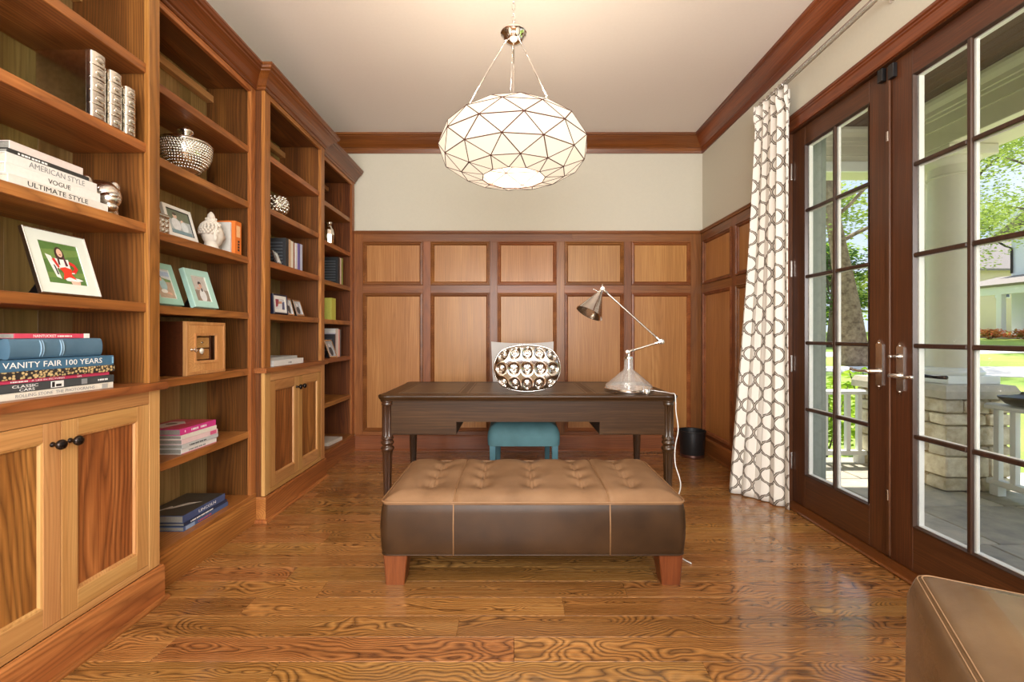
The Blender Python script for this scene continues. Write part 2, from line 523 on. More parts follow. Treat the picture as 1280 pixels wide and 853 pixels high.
ceiling = B('ceiling', M_ceil, None, XL - .1, XR + .2, YF - .1, YB + .1, ZC, ZC + .1, 0, 'structure')
wall_left = B('wall_left', M_wall, None, XL - .1, XL, YF, YB, 0, ZC, 0, 'structure')
wall_back = B('wall_back', M_wall, None, XL - .1, XR + .2, YB, YB + .12, 0, ZC, 0, 'structure')
# right wall with the French door opening
wr = MB()
wr.box(XR, XR + .17, DY1 + .03, YB, 0, ZC); wr.box(XR, XR + .17, YF, DY0 - .03, 0, ZC)
wr.box(XR, XR + .17, DY0 - .03, DY1 + .03, DZ1 + .03, ZC)
wall_right = wr.build('wall_right', M_wall, None, kind='structure')
# unseen wall behind the camera; its wide window is added for the fill lamp
wf = MB()
wf.box(XL, -1.5, YF - .12, YF, 0, ZC); wf.box(1.5, XR, YF - .12, YF, 0, ZC)
wf.box(-1.5, 1.5, YF - .12, YF, 0, .72); wf.box(-1.5, 1.5, YF - .12, YF, 2.72, ZC)
wall_front = wf.build('wall_front', M_wall, None, kind='structure')
win = MB().nested([(-1.6, 1.6, .62, 2.82, 0), (-1.6, 1.6, .62, 2.82, .03), (-1.5, 1.5, .72, 2.72, .03), (-1.5, 1.5, .72, 2.72, -.1)],
                  lambda u, v, h: (u, YF + h, v)).build('added_window_1', W('crown', 'X'), None, kind='structure')
for u in (-.5, .5):
    B('mullion', W('crown', 'Z'), win, u - .03, u + .03, YF - .1, YF - .04, .72, 2.72)
for k in range(3):
    B('pane', M_glass, win, -1.5 + k, -.5 + k, YF - .075, YF - .069, .72, 2.72, 0)

# crown moulding (right and back wall share a mitre)
cprof = [(0, 2.885), (.012, 2.885), (.016, 2.905), (.022, 2.922), (.022, 2.935), (.030, 2.940), (.050, 2.958), (.074, 2.990), (.088, 3.012),
         (.094, 3.018), (.094, 3.026), (.106, 3.032), (.108, ZC), (0, ZC)]
cpath = [(XL, YB), (XR, YB), (XR, YF), (XL, YF)]
for k, ax in ((0, 'X'), (1, 'Y'), (2, 'X')):
    sweep(cprof, cpath, side=-1, seg=k).build('trim_%d' % (k + 1), W('crown', ax), None, kind='structure')

# ------------------------------------------------------------------ wainscot
CAPZ = 2.128
def panel_mould(u0, u1, v0, v1, P, parent):
    w = .036
    r = [(0, 0), (0, .010), (.004, .014), (.010, .015), (.014, .010), (.016, .006), (.022, .007), (.029, .001), (w, -.009), (w, -.013)]
    MB().nested([(u0 + d, u1 - d, v0 + d, v1 - d, h) for d, h in r], P).build('panel_moulding', W('wain', 'X'), parent)
def panel_field(u0, u1, v0, v1, P, parent, mat):
    a = P(u0 + .03, v0 + .03, -.018); b = P(u1 - .03, v1 - .03, -.008)
    MB().box(a[0], b[0], a[1], b[1], a[2], b[2], .0008).build('panel', mat, parent)
def slab(name, u0, u1, v0, v1, h0, h1, P, parent, mat):
    a = P(u0, v0, h0); b = P(u1, v1, h1)
    return MB().box(a[0], b[0], a[1], b[1], a[2], b[2], .001).build(name, mat, parent)

YW = YB - .022                                     # face of the back wainscot frame
PB = lambda u, v, h: (u, YW - h, v)
colsB = [(-1.465, -.885), (-.811, -.238), (-.165, .409), (.485, 1.060), (1.132, 1.705)]
rows = [(1.603, 2.025), (.186, 1.528)]
ux = [-1.575] + [c for p in colsB for c in p] + [1.808]
for k in range(0, len(ux), 2):
    slab('stile', ux[k], ux[k + 1], 0.153, 2.025 if 0 < k < len(ux) - 2 else 2.10, -.021, 0, PB, wall_back, W('wain', 'Z'))
for (u0, u1) in colsB:
    slab('rail', u0, u1, 1.528, 1.603, -.021, 0, PB, wall_back, W('wain', 'X'))
    slab('rail', u0, u1, .153, .186, -.021, 0, PB, wall_back, W('wain', 'X'))
    for (v0, v1) in rows:
        panel_mould(u0, u1, v0, v1, PB, wall_back)
        panel_field(u0, u1, v0, v1, PB, wall_back, W('wpan', 'Z'))
for (u0, u1) in ((-1.465, .56), (.56, 1.705)):
    slab('rail', u0, u1, 2.025, 2.10, -.021, 0, PB, wall_back, W('wain', 'X'))
capp = [(0, 2.100), (.030, 2.100), (.034, 2.106), (.034, 2.112), (.040, 2.116), (.042, 2.124), (.038, CAPZ), (0, CAPZ)]
sweep(capp, [(-1.575, YB), (XR, YB)], side=-1).build('cap_rail', W('wain', 'X'), wall_back)
bb = [(0, .0), (.045, 0), (.045, .012), (.036, .02), (.034, .135), (.028, .148), (.024, .152), (0, .152)]
sweep(bb, [(-1.54, YB), (XR, YB)], side=-1).build('baseboard_back', W('wain', 'X'), None, kind='structure')

XW = XR - .022
PR = lambda u, v, h: (XW - h, u, v)
colsR = [(3.785, 4.352), (3.155, 3.71)]
uy = [4.408, 4.352, 3.785, 3.71, 3.155, 3.135]
for k in range(0, 6, 2):
    slab('stile', uy[k + 1], uy[k], .153, 2.10, -.021, 0, PR, wall_right, W('wain', 'Z'))
for (u0, u1) in colsR:
    slab('rail', u0, u1, 1.528, 1.603, -.021, 0, PR, wall_right, W('wain', 'Y'))
    slab('rail', u0, u1, .153, .186, -.021, 0, PR, wall_right, W('wain', 'Y'))
    slab('rail', u0, u1, 2.025, 2.10, -.021, 0, PR, wall_right, W('wain', 'Y'))
    for (v0, v1) in rows:
        panel_mould(u0, u1, v0, v1, PR, wall_right)
        panel_field(u0, u1, v0, v1, PR, wall_right, W('wpan', 'Z'))
sweep(capp, [(XR, YB), (XR, 3.135)], side=-1).build('cap_rail', W('wain', 'Y'), wall_right)
sweep(bb, [(XR, YB - .045), (XR, 3.135)], side=-1).build('baseboard_right', W('wain', 'Y'), None, kind='structure')

# ------------------------------------------------------------------ French doors
cas = [(0, 0), (.014, 0), (.018, .012), (.018, .058), (.024, .064), (.024, .072), (.030, .078), (.030, .092), (0, .092)]
ringsC = []
for (o, d) in cas:
    ringsC.append([(XR - o, DY1 + .004 + d, 0), (XR - o, DY1 + .004 + d, DZ1 + .004 + d), (XR - o, DY0 - .004 - d, DZ1 + .004 + d), (XR - o, DY0 - .004 - d, 0)])
for i in range(3):
    MB().loft([[r[i] for r in ringsC], [r[i + 1] for r in ringsC]]).build('trim_%d' % (4 + i), W('crown', 'Y' if i == 1 else 'Z'), None, kind='structure')
# jamb lining: wood inside, grey-green painted outside
jm = MB()
for (ya, yb) in ((DY1, DY1 + .03), (DY0 - .03, DY0)):
    jm.box(XR - .001, 1.90, ya, yb, 0, DZ1 + .03, .001)
jm.box(XR - .001, 1.90, DY0, DY1, DZ1, DZ1 + .03, .001)
jamb = jm.build('trim_7', W('door', 'Z'), None, kind='structure')
je = MB()
for (ya, yb) in ((DY1 - .002, DY1 + .12), (DY0 - .12, DY0 + .002)):
    je.box(1.902, 2.045, ya, yb, -.05, DZ1 + .12, .002)
    je.box(2.045, 2.075, ya + (0 if ya > 2 else 0), yb, -.05, DZ1 + .12, .002)
je.box(1.902, 2.075, DY0 + .002, DY1 - .002, DZ1 + .002, DZ1 + .12, .002)
je.build('trim_8', M_sage, None, kind='structure')
B('trim_9', W('crown', 'Y'), None, 1.765, 1.99, DY0 - .09, DY1 + .09, 0.0, .018, .007, 'structure')      # threshold

XD0, XD1 = 1.852, 1.895                            # leaf thickness (inside, outside)
def leaf(name, y0, y1):
    """y0 < y1; ten panes, wood inside and white sash outside"""
    g0, g1 = y0 + .13, y1 - .13
    gz0, gz1 = .227, 2.333
    mb = MB()
    mb.box(XD0, XD1, y0 + .002, g0, DZ0, DZ1 - .003, .002); mb.box(XD0, XD1, g1, y1 - .002, DZ0, DZ1 - .003, .002)
    d = mb.build(name, W('door', 'Z'), None, kind='structure')
    for (za, zb) in ((DZ0, gz0), (gz1, DZ1 - .003)):
        B('rail', W('door', 'Y'), d, XD0, XD1, g0, g1, za, zb)
    # dark bead round the glass on the room side, white stop on the outside
    Pd = lambda u, v, h: (XD0 + .0 - h, u, v)
    MB().nested([(g0, g1, gz0, gz1, .004), (g0 + .004, g1 - .004, gz0 + .004, gz1 - .004, .004), (g0 + .011, g1 - .011, gz0 + .011, gz1 - .011, -.012)],
                Pd).build('glazing_bead', W('muntin', 'Z'), d)
    MB().nested([(g0, g1, gz0, gz1, -.020), (g0 + .011, g1 - .011, gz0 + .011, gz1 - .011, -.020), (g0 + .011, g1 - .011, gz0 + .011, gz1 - .011, -.044), (g0 - .02, g1 + .02, gz0 - .02, gz1 + .02, -.0445)],
                Pd).build('outer_sash', M_white, d)
    ym = (g0 + g1) / 2
    zr = [gz0 + (gz1 - gz0) * k / 5 for k in range(6)]
    hw = .0105
    def bar(nm, ya, yb, za, zb):
        o = MB().box(XD0 - .002, XD0 + .014, ya, yb, za, zb, .004).build(nm, W('muntin', 'Z'), d)
        MB().box(XD0 + .022, XD0 + .036, ya, yb, za, zb, .003).build('outer_bar', M_white, o)
    bar('muntin', ym - hw, ym + hw, gz0, gz1)
    for k in range(1, 5):
        bar('muntin', g0 + .004, ym - hw, zr[k] - hw, zr[k] + hw)
        bar('muntin', ym + hw, g1 - .004, zr[k] - hw, zr[k] + hw)
    for (ya, yb) in ((g0, ym), (ym, g1)):
        for k in range(5):
            B('pane', M_glass, d, XD0 + .015, XD0 + .020, ya, yb, zr[k], zr[k + 1], 0)
    return d
door1 = leaf('door_1', DYM, DY1)
door2 = leaf('door_2', DY0, DYM)
B('astragal', W('door', 'Z'), door1, XD0 - .010, XD0, DYM - .012, DYM + .012, DZ0 + .01, DZ1 - .01, .004)

def handle(door, yp, z, sgn, turn):
    """back plate with pointed ends, lever pointing along sgn*Y"""
    pl = [(-.020, -.098), (0, -.122), (.020, -.098), (.020, .108), (0, .132), (-.020, .108)]
    h = MB().prism(pl, 0, .007, lambda a, b, d: (XD0 - d, yp + a, z + .028 + b)).build('handle_plate', M_nickel, door)
    mb = MB()
    mb.lathe([(.016, 0), (.016, .006), (.010, .010), (.009, .052)], (XD0 - .006, yp, z), 16, (-1, 0, 0))
    lv = [(XD0 - .055, yp, z), (XD0 - .060, yp + sgn * .02, z + .001), (XD0 - .062, yp + sgn * .06, z - .003), (XD0 - .060, yp + sgn * .10, z), (XD0 - .058, yp + sgn * .118, z + .003)]
    mb.tube(lv, [.009, .008, .0075, .0085, .006], 10)
    mb.sphere((XD0 - .057, yp + sgn * .120, z + .003), .0095, 10, 8)
    mb.build('lever', M_nickel, h, smooth=True)
    mo = MB()                                      # matching lever on the porch side
    mo.lathe([(.014, 0), (.010, .05)], (XD1 + .012, yp, z), 12, (1, 0, 0))
    mo.tube([(XD1 + .06, yp, z), (XD1 + .062, yp + sgn * .06, z - .002), (XD1 + .06, yp + sgn * .12, z + .002)], [.009, .007, .009], 10)
    mo.build('outer_lever', M_bronze, h, smooth=True)
    if turn:
        MB().lathe([(.014, 0), (.014, .006), (.007, .010), (.006, .040), (.009, .044), (.009, .052), (0, .054)], (XD0 - .006, yp, z + .092), 14, (-1, 0, 0)).build('thumb_turn', M_nickel, h, smooth=True)
    for zz in (-.105 + .028, .115 + .028):
        MB().sphere((XD0 - .008, yp, z + zz), .0045, 8, 6).build('screw', M_nickel, h, smooth=True)
handle(door1, 2.305, .937, 1, False)
handle(door2, 2.180, .925, -1, True)
for zz in (2.205, 1.56, .93, .285):
    MB().lathe([(.007, -.055), (.008, -.05), (.008, .05), (.007, .055)], (XD0 - .008, DY1 - .001, zz), 10).build('hinge', M_nickel, door1, smooth=False)
B('contact_sensor', M_black, door1, XD0 - .026, XD0 - .001, DYM + .016, DYM + .046, 2.385, 2.448)
B('contact_sensor', M_black, door2, XD0 - .022, XD0 - .001, DYM - .046, DYM - .014, 2.372, 2.440)
for zz in (2.10, .33):
    B('flush_bolt', M_nickel, door1, XD0 - .0145, XD0 - .010, DYM - .006, DYM + .006, zz - .025, zz + .025)

# ------------------------------------------------------------------ bookcases
XBK = -1.82
def bookcase(label, y0, y1, xf, doors, st, shelves, first=False, last=False, tone=None):
    u = thing('bookcase', label, 'bookcase', (XBK + .15, (y0 + y1) / 2, 0), group='built-in bookcase units along the wall')
    th = .022
    cab = W('cab', 'Z')
    # sides and carcass
    for (ya, yb) in ((y0 + .001, y0 + st - .008), (y1 - st + .008, y1 - .001)):
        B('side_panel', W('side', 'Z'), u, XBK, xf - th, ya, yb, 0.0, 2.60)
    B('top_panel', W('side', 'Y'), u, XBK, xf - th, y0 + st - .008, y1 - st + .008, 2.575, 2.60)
    # vertical back boards
    n = 6; ya, yb = y0 + st - .008, y1 - st + .008
    cuts = [ya]
    rb = random.Random(int(y0 * 100))
    for k in range(1, n): cuts.append(ya + (yb - ya) * (k + rb.uniform(-.25, .25)) / n)
    cuts.append(yb)
    for k in range(n):
        B('back_board', W('back', 'Z'), u, XBK - .012, XBK + .004 - rb.uniform(0, .0012), cuts[k], cuts[k + 1], .05, 2.575, .0008)
    B('nailing_cleat', W('light', 'Y'), u, XBK + .004, XBK + .045, ya, yb, 2.49, 2.53)
    # face frame
    zb = .152
    zt = 2.592
    if doors:
        for (a, b) in ((y0 + .0004, y0 + st), (y1 - st, y1 - .0004)):
            B('stile', W('cab', 'Z'), u, xf - th, xf, a, b, .922, zt)
            B('stile', W('light', 'Z'), u, xf - th, xf, a, b, zb, .892)
        B('rail', W('light', 'Y'), u, xf - th, xf, y0 + st, y1 - st, .838, .892)
        B('rail', W('light', 'Y'), u, xf - th, xf, y0 + st, y1 - st, zb, .178)
    else:
        for (a, b) in ((y0 + .0004, y0 + st), (y1 - st, y1 - .0004)):
            B('stile', W('cab', 'Z'), u, xf - th, xf, a, b, zb, zt)
    B('rail', W('cab', 'Y'), u, xf - th, xf, y0 + st, y1 - st, 2.555, zt)
    # shelves
    for z in shelves:
        B('shelf', W('cab', 'Y'), u, XBK + .004, xf - .014, y0 + st - .007, y1 - st + .007, z - .038, z, .002)
    if doors:
        ov = .020
        xn = XRc + .002                              # the overhang returns only in front of the recessed neighbours
        lp = [(XBK + .004, y0), (XBK + .004, y1), (xn, y1), (xn, y1 + ov), (xf + ov, y1 + ov), (xf + ov, y0 - (0 if first else ov)), (xn, y0 - (0 if first else ov)), (xn, y0)]
        MB().prism(lp, .892, .922, lambda a, b, d: (a, b, d)).build('ledge', W('cab', 'Y'), u)
        B('shelf', W('side', 'Y'), u, XBK + .004, xf - .03, y0 + st, y1 - st, .14, .178)
        ym = (y0 + y1) / 2
        for (a, b, kn) in ((y0 + st + .002, ym - .0012, 1), (ym + .0012, y1 - st - .002, -1)):
            z0, z1 = .180, .836
            sw, rt, rbm = .056, .058, .068
            P = lambda p, q, h: (xf - .002 + h, p, q)
            fr = MB()
            fr.box(xf - .021, xf - .001, a, a + sw, z0, z1, .001); fr.box(xf - .021, xf - .001, b - sw, b, z0, z1, .001)
            d = fr.build('cabinet_door', W('light', 'Z'), u)
            B('door_rail', W('light', 'Y'), d, xf - .021, xf - .001, a + sw, b - sw, z1 - rt, z1, .001)
            B('door_rail', W('light', 'Y'), d, xf - .021, xf - .001, a + sw, b - sw, z0, z0 + rbm, .001)
            B('door_panel', W('panel', 'Z'), d, xf - .019, xf - .012, a + sw - .004, b - sw + .004, z0 + rbm - .004, z1 - rt + .004, .0005)
            MB().nested([(a + sw, b - sw, z0 + rbm, z1 - rt, 0), (a + sw + .006, b - sw - .006, z0 + rbm + .006, z1 - rt - .006, -.002), (a + sw + .010, b - sw - .010, z0 + rbm + .010, z1 - rt - .010, -.010)], P).build('bead', W('light', 'Z'), d)
            ky = b - .028 if kn > 0 else a + .028
            MB().lathe([(.0085, 0), (.0085, .003), (.006, .006), (.0055, .016), (.009, .020), (.0155, .025), (.017, .031), (.0145, .037), (.008, .040), (0, .041)], (xf - .001, ky, .765), 20, (1, 0, 0)).build('knob', M_bronze, d, smooth=True)
    else:
        B('shelf', W('cab', 'Y'), u, XBK + .004, xf + .004, y0 + .002, y1 - .002, .150, .175, .002)
    # base board with a shoe on the projecting units
    bz = .150
    if doors:
        pr = [(0, 0), (.012, 0), (.012, bz - .012), (.008, bz), (0, bz)]
        pth = [(XRc + .0088, y0 + .0004), (xf, y0 + .0004), (xf, y1 - .0004), (XRc + .0088, y1 - .0004)]
        if first: pth = pth[1:]
        [sweep(pr, pth, side=-1, seg=q).build('base_board', W('cab', 'Y'), u) for q in range(len(pth) - 1)]
        sh = [(.012, 0), (.026, 0), (.026, .008), (.020, .017), (.012, .019)]
        sweep(sh, pth, side=-1).build('shoe_moulding', W('cab', 'Y'), u)
    else:
        pr = [(0, 0), (.008, 0), (.008, bz - .01), (.004, bz), (0, bz)]
        sweep(pr, [(xf, y0 + .0004), (xf, y1 - .0004)], side=-1).build('base_board', W('cab', 'Y'), u)
    # crown
    cp = [(0, 2.585), (.008, 2.585), (.012, 2.592), (.012, 2.600), (.020, 2.606), (.026, 2.616), (.038, 2.636), (.056, 2.656), (.070, 2.666),
          (.072, 2.674), (.082, 2.678), (.086, 2.690), (.090, 2.694), (.090, 2.706), (0, 2.706)]
    def piece(r0, r1): MB().loft([r0, r1]).build('crown', W('crown', 'Y'), u)
    e = .0004
    if doors:                                        # face and mitred returns that die into the recessed neighbours' crown
        fa = [(xf + o, y0 + e - (0 if first else o), zz) for o, zz in cp]; fb = [(xf + o, y1 - e + o, zz) for o, zz in cp]
        piece(fa, fb)
        if not first: piece([(XRc + o + e, y0 + e - o, zz) for o, zz in cp], fa)
        piece(fb, [(XRc + o + e, y1 - e + o, zz) for o, zz in cp])
    else:
        piece([(xf + o, y0 + e + o, zz) for o, zz in cp], [(xf + o, y1 - e - (0 if last else o), zz) for o, zz in cp])
    return u

XP, XRc = -1.495, -1.550
SH = [2.232, 1.906, 1.578, 1.252]
bookcase('projecting bookcase unit whose cupboard ledge carries the stack with the thick blue leather book', 1.085, 1.920, XP, True, .056, SH, first=True)
bookcase('recessed open bookcase unit holding the burl wood box and two mint photo frames', 1.920, 2.726, XRc, False, .046, SH + [.922, .552])
bookcase('projecting bookcase unit with paired cupboard doors below a ledge with flat silver books', 2.726, 3.585, XP, True, .064, SH)
bookcase('recessed open bookcase unit in the corner holding the lime green book', 3.585, 4.406, XRc, False, .060, SH + [.922, .552], last=True)
# ================================================================== FURNITURE
# ------------------------------------------------------------------ tufted leather ottoman
OX0, OX1, OY0, OY1 = -.593, .760, 2.02, 2.68
ocx, ocy, ow, od = (OX0 + OX1) / 2, (OY0 + OY1) / 2, OX1 - OX0, OY1 - OY0
ott = thing('ottoman', 'long tufted brown leather ottoman on tapered reddish legs', 'ottoman', (ocx, ocy, 0))
TUX = [-.396, -.157, .085, .325, .560]
TUY = [2.19, 2.335, 2.475, 2.605]
SEAM = [-.270, .424]
def top_z(x, y):
    m = min(x - OX0, OX1 - x, y - OY0, OY1 - y)
    k = min(max(m, 0) / .10, 1)
    z = .375 + .035 * (1 - (1 - k) ** 2.2)
    for tx in TUX:
        for ty in TUY:
            dx, dy = x - tx, y - ty
            d2 = (dx / .045) ** 2 + (dy / .055) ** 2
            if d2 < 9: z -= .021 * math.exp(-d2)
            d3 = (dx / .012) ** 2 + (dy / .014) ** 2
            if d3 < 9: z -= .013 * math.exp(-d3)
            if abs(dy) < .09 and abs(dx) < .06:       # gathered pleats that run between the tufts
                z -= .0060 * math.cos(dx * 2 * PI / .022) * math.exp(-(dx / .022) ** 2) * math.exp(-(abs(dy) / .05) ** 2)
                z -= .004 * math.exp(-(dx / .010) ** 2) * math.exp(-(dy / .085) ** 2)
    for sx in SEAM:
        z -= .006 * math.exp(-((x - sx) / .012) ** 2)
    return z
nx, ny = 220, 100
mb = MB(); vs = []; fs = []
def rc(x, y, r=.035):      # round the plan corners
    for cx_, sx in ((OX0 + r, -1), (OX1 - r, 1)):
        for cy_, sy in ((OY0 + r, -1), (OY1 - r, 1)):
            dx, dy = (x - cx_) * sx, (y - cy_) * sy
            if dx > 0 and dy > 0:
                l = math.hypot(dx, dy); mx = max(dx, dy)
                if l > 1e-6: return cx_ + sx * dx * mx / l, cy_ + sy * dy * mx / l
    return x, y
for j in range(ny + 1):
    for i in range(nx + 1):
        x0 = OX0 + ow * i / nx; y0 = OY0 + od * j / ny
        x, y = rc(x0, y0)
        vs.append((x, y, top_z(x0, y0)))
for j in range(ny):
    for i in range(nx):
        a = j * (nx + 1) + i
        fs.append((a, a + 1, a + nx + 2, a + nx + 1))
border = [i for i in range(nx + 1)] + [(j * (nx + 1) + nx) for j in range(1, ny + 1)] + [ny * (nx + 1) + i for i in range(nx - 1, -1, -1)] + [j * (nx + 1) for j in range(ny - 1, 0, -1)]
nb = len(border); base = len(vs)
for b_ in border: vs.append((vs[b_][0], vs[b_][1], .365))
for k in range(nb):
    l = (k + 1) % nb
    fs.append((border[l], border[k], base + k, base + l))
fs.append(tuple(base + k for k in range(nb)))
mb.add(vs, fs).build('tufted_top', M_leather, ott, smooth=True)
rings = [rrect(ocx, ocy, ow, od, .035, z, 5, o) for z, o in ((.139, -.012), (.141, -.002), (.16, .004), (.21, .009), (.27, .011), (.33, .007), (.36, .001), (.374, -.006))]
MB().loft(rings).build('body', M_leather_d, ott, smooth=True, auto=50)
MB().tube([Vector(p) for p in rrect(ocx, ocy, ow, od, .035, .377, 5, 0.002)], .0042, 8, closed=True).build('welt', M_leather_w, ott, smooth=True)
MB().tube([Vector(p) for p in rrect(ocx, ocy, ow, od, .035, .143, 5, 0.0)], .004, 8, closed=True).build('welt', M_leather_d, ott, smooth=True)
for sx in SEAM:
    pts = [(sx, OY0 - .006, .145)] + [(sx, OY0 - .0095 - .0015, .27), (sx, OY0 - .002, .372)] + [(sx, OY0 + od * k / 24, top_z(sx, OY0 + od * k / 24) + .003) for k in range(0, 25)]
    MB().tube(pts, .0032, 6).build('seam_welt', M_leather_w, ott, smooth=True)
for (lx, ly) in ((OX0 + .062, OY0 + .062), (OX1 - .062, OY0 + .062), (OX0 + .062, OY1 - .062), (OX1 - .062, OY1 - .062)):
    sx = -1 if lx < ocx else 1
    r0 = rrect(lx + sx * .004, ly - .004 * (1 if ly < ocy else -1), .082, .082, .004, 0, 1); r1 = rrect(lx, ly, .108, .108, .004, .139, 1)
    MB().loft([r0, r1]).build('leg', W('red', 'Z'), ott)

# ------------------------------------------------------------------ writing desk
DX0, DX1, DYa, DYb, DZ = -.825, .987, 2.713, 3.53, .760
dcx, dcy = (DX0 + DX1) / 2, (DYa + DYb) / 2
desk = thing('writing_desk', 'dark stained writing desk with fluted turned legs and inset leather top', 'desk', (dcx, dcy, 0))
LGX = [DX0 + .053, DX1 - .053]; LGY = [DYa + .055, DYb - .055]
def top_outline(off, z):
    """rectangle whose corners swell into round ears over the legs"""
    pts = []
    x0, x1, y0, y1 = DX0 + .012 - off, DX1 - .012 + off, DYa + .012 - off, DYb - .012 + off
    R = .052 + off
    for (cx_, cy_, a0, a1) in ((LGX[1], LGY[1], -25, 115), (LGX[0], LGY[1], 65, 205), (LGX[0], LGY[0], 155, 295), (LGX[1], LGY[0], 245, 385)):
        for k in range(10):
            a = math.radians(a0 + (a1 - a0) * k / 9)
            pts.append((cx_ + R * math.cos(a), cy_ + R * math.sin(a), z))
    # straight edges lie slightly inside the ears
    out = []
    n = len(pts)
    for q in range(4):
        out += pts[q * 10:(q + 1) * 10]
        if q == 0: e = [(LGX[1] - .10, y1, z), (LGX[0] + .10, y1, z)]
        elif q == 1: e = [(x0, LGY[1] - .10, z), (x0, LGY[0] + .10, z)]
        elif q == 2: e = [(LGX[0] + .10, y0, z), (LGX[1] - .10, y0, z)]
        else: e = [(x1, LGY[0] + .10, z), (x1, LGY[1] - .10, z)]
        out += e
    return out
prof = [(-.012, .722), (-.010, .730), (-.003, .734), (.000, .742), (.003, .748), (.002, .754), (-.003, .759), (-.008, DZ)]
MB().loft([top_outline(o, z) for o, z in prof]).build('desk_top', W('desk', 'X'), desk)
M_inlay = leather('desk_leather', rgb(92, 74, 52), rgb(70, 54, 38), .35)
for (a, b) in ((-.72, -.335), (-.295, .455), (.495, .882)):
    ip = MB().box(a, b, DYa + .095, DYb - .095, DZ - .003, DZ + .0006, .0004).build('leather_inlay', M_inlay, desk)
    MB().nested([(a + .012, b - .012, DYa + .107, DYb - .107, 0), (a + .012, b - .012, DYa + .107, DYb - .107, .0006), (a + .016, b - .016, DYa + .111, DYb - .111, .0006), (a + .016, b - .016, DYa + .111, DYb - .111, 0)],
                lambda u, v, h: (u, v, DZ + .0006 + h)).build('tooled_border', plain('dark_tooling', rgb(44, 32, 22), .5), ip)
# aprons and drawer boxes
ax0, ax1 = LGX[0] + .02, LGX[1] - .02
ay0, ay1 = LGY[0] - .012, LGY[1] + .012
kx0, kx1 = -.352, .516
for (a, b) in ((ax0, kx0), (kx1, ax1)):
    MB().box(a, b, ay0 + .0225, ay1, .516, .724, .002).build('drawer_case', W('desk', 'X'), desk)
ap = [(ax0, .516), (kx0, .516), (kx0, .594), (kx1, .594), (kx1, .516), (ax1, .516), (ax1, .724), (ax0, .724)]
MB().prism(ap, ay0, ay0 + .022, lambda a, b, d: (a, d, b)).build('front_apron', W('desk', 'X'), desk)
for (a, b) in ((ax0 + .02, kx0 - .02), (kx1 + .02, ax1 - .02)):
    B('apron_bead', W('desk', 'X'), desk, a, b, ay0 - .0025, ay0 - .0002, .519, .524)
B('apron', W('desk', 'X'), desk, kx0, kx1, ay1 - .022, ay1 - .001, .594, .724)
B('drawer_bottom', W('desk', 'X'), desk, kx0, kx1, ay0 + .022, ay1 - .022, .610, .625)
lp = [(.014, 0), (.017, .004), (.019, .03, .16), (.030, .40, .20), (.034, .418, .0), (.038, .424), (.040, .432), (.038, .440), (.030, .446), (.028, .452), (.036, .460), (.039, .468), (.036, .476),
      (.031, .480), (.031, .486), (.037, .490), (.037, .496), (.032, .500), (.0325, .51, .20), (.0325, .69, .20), (.034, .696, 0), (.036, .700), (.036, .706), (.032, .710), (.040, .718), (.040, .7225)]
for lx in LGX:
    for ly in LGY:
        MB().lathe(lp, (lx, ly, 0), 60, flute=12).build('leg', W('deskleg', 'Z'), desk, smooth=True)

# ------------------------------------------------------------------ chair behind the desk
ch = thing('desk_chair', 'upholstered chair with teal velvet seat tucked behind the desk', 'chair', (.067, 3.47, 0), local=True)
M_teal = plain('teal_velvet', rgb(82, 122, 128), .75, var=.14, nscale=9)
M_tealw = plain('teal_painted_wood', rgb(84, 128, 140), .45, var=.05)
M_greyfab = plain('pale_grey_fabric', rgb(190, 186, 184), .85, var=.03, nscale=200, bump=.2)
def seat_ring(z, off): return rrect(0, 0, .515, .50, .055, z, 6, off)
MB().loft([seat_ring(z, o) for z, o in ((.330, -.004), (.332, 0), (.385, .003), (.415, .001), (.442, -.008), (.464, -.022), (.482, -.046), (.494, -.08), (.502, -.13), (.505, -.19))]).build('seat', M_teal, ch, smooth=True, auto=60)
# back rest: gently curved slab, top edge dished
vs = []; fs = []; nu, nv = 14, 12
for s in (0, 1):
    for j in range(nv + 1):
        for i in range(nu + 1):
            u = -1 + 2 * i / nu; v = j / nv
            hw = .225 + .035 * v
            x = u * hw
            z = .42 + (.645 - .014 * (1 - u * u)) * v
            yb = .225 + .10 * v ** 1.3 + .018 * (1 - u * u)
            t = .065 * (1 - .35 * v) * (1 - .55 * abs(u) ** 6) * (1 - .6 * max(0, v - .85) / .15)
            vs.append((x, yb + (t / 2 if s else -t / 2), z))
st_ = (nu + 1) * (nv + 1)
for s in (0, 1):
    for j in range(nv):
        for i in range(nu):
            a = s * st_ + j * (nu + 1) + i
            fs.append((a, a + 1, a + nu + 2, a + nu + 1))
bd = [i for i in range(nu + 1)] + [j * (nu + 1) + nu for j in range(1, nv + 1)] + [nv * (nu + 1) + i for i in range(nu - 1, -1, -1)] + [j * (nu + 1) for j in range(nv - 1, 0, -1)]
for k in range(len(bd)):
    l = (k + 1) % len(bd)
    fs.append((bd[k], bd[l], bd[l] + st_, bd[k] + st_))
MB().add(vs, fs).build('backrest', M_greyfab, ch, smooth=True, auto=50)
for (lx, ly, bx, by) in ((-.222, -.212, 0, 0), (.222, -.212, 0, 0), (-.20, .215, 0, .07), (.20, .215, 0, .07)):
    r1 = rrect(lx, ly, .046, .046, .004, .345, 1); r0 = rrect(lx + bx, ly + by, .032, .032, .003, 0, 1)
    MB().loft([r0, r1]).build('leg', M_tealw, ch)

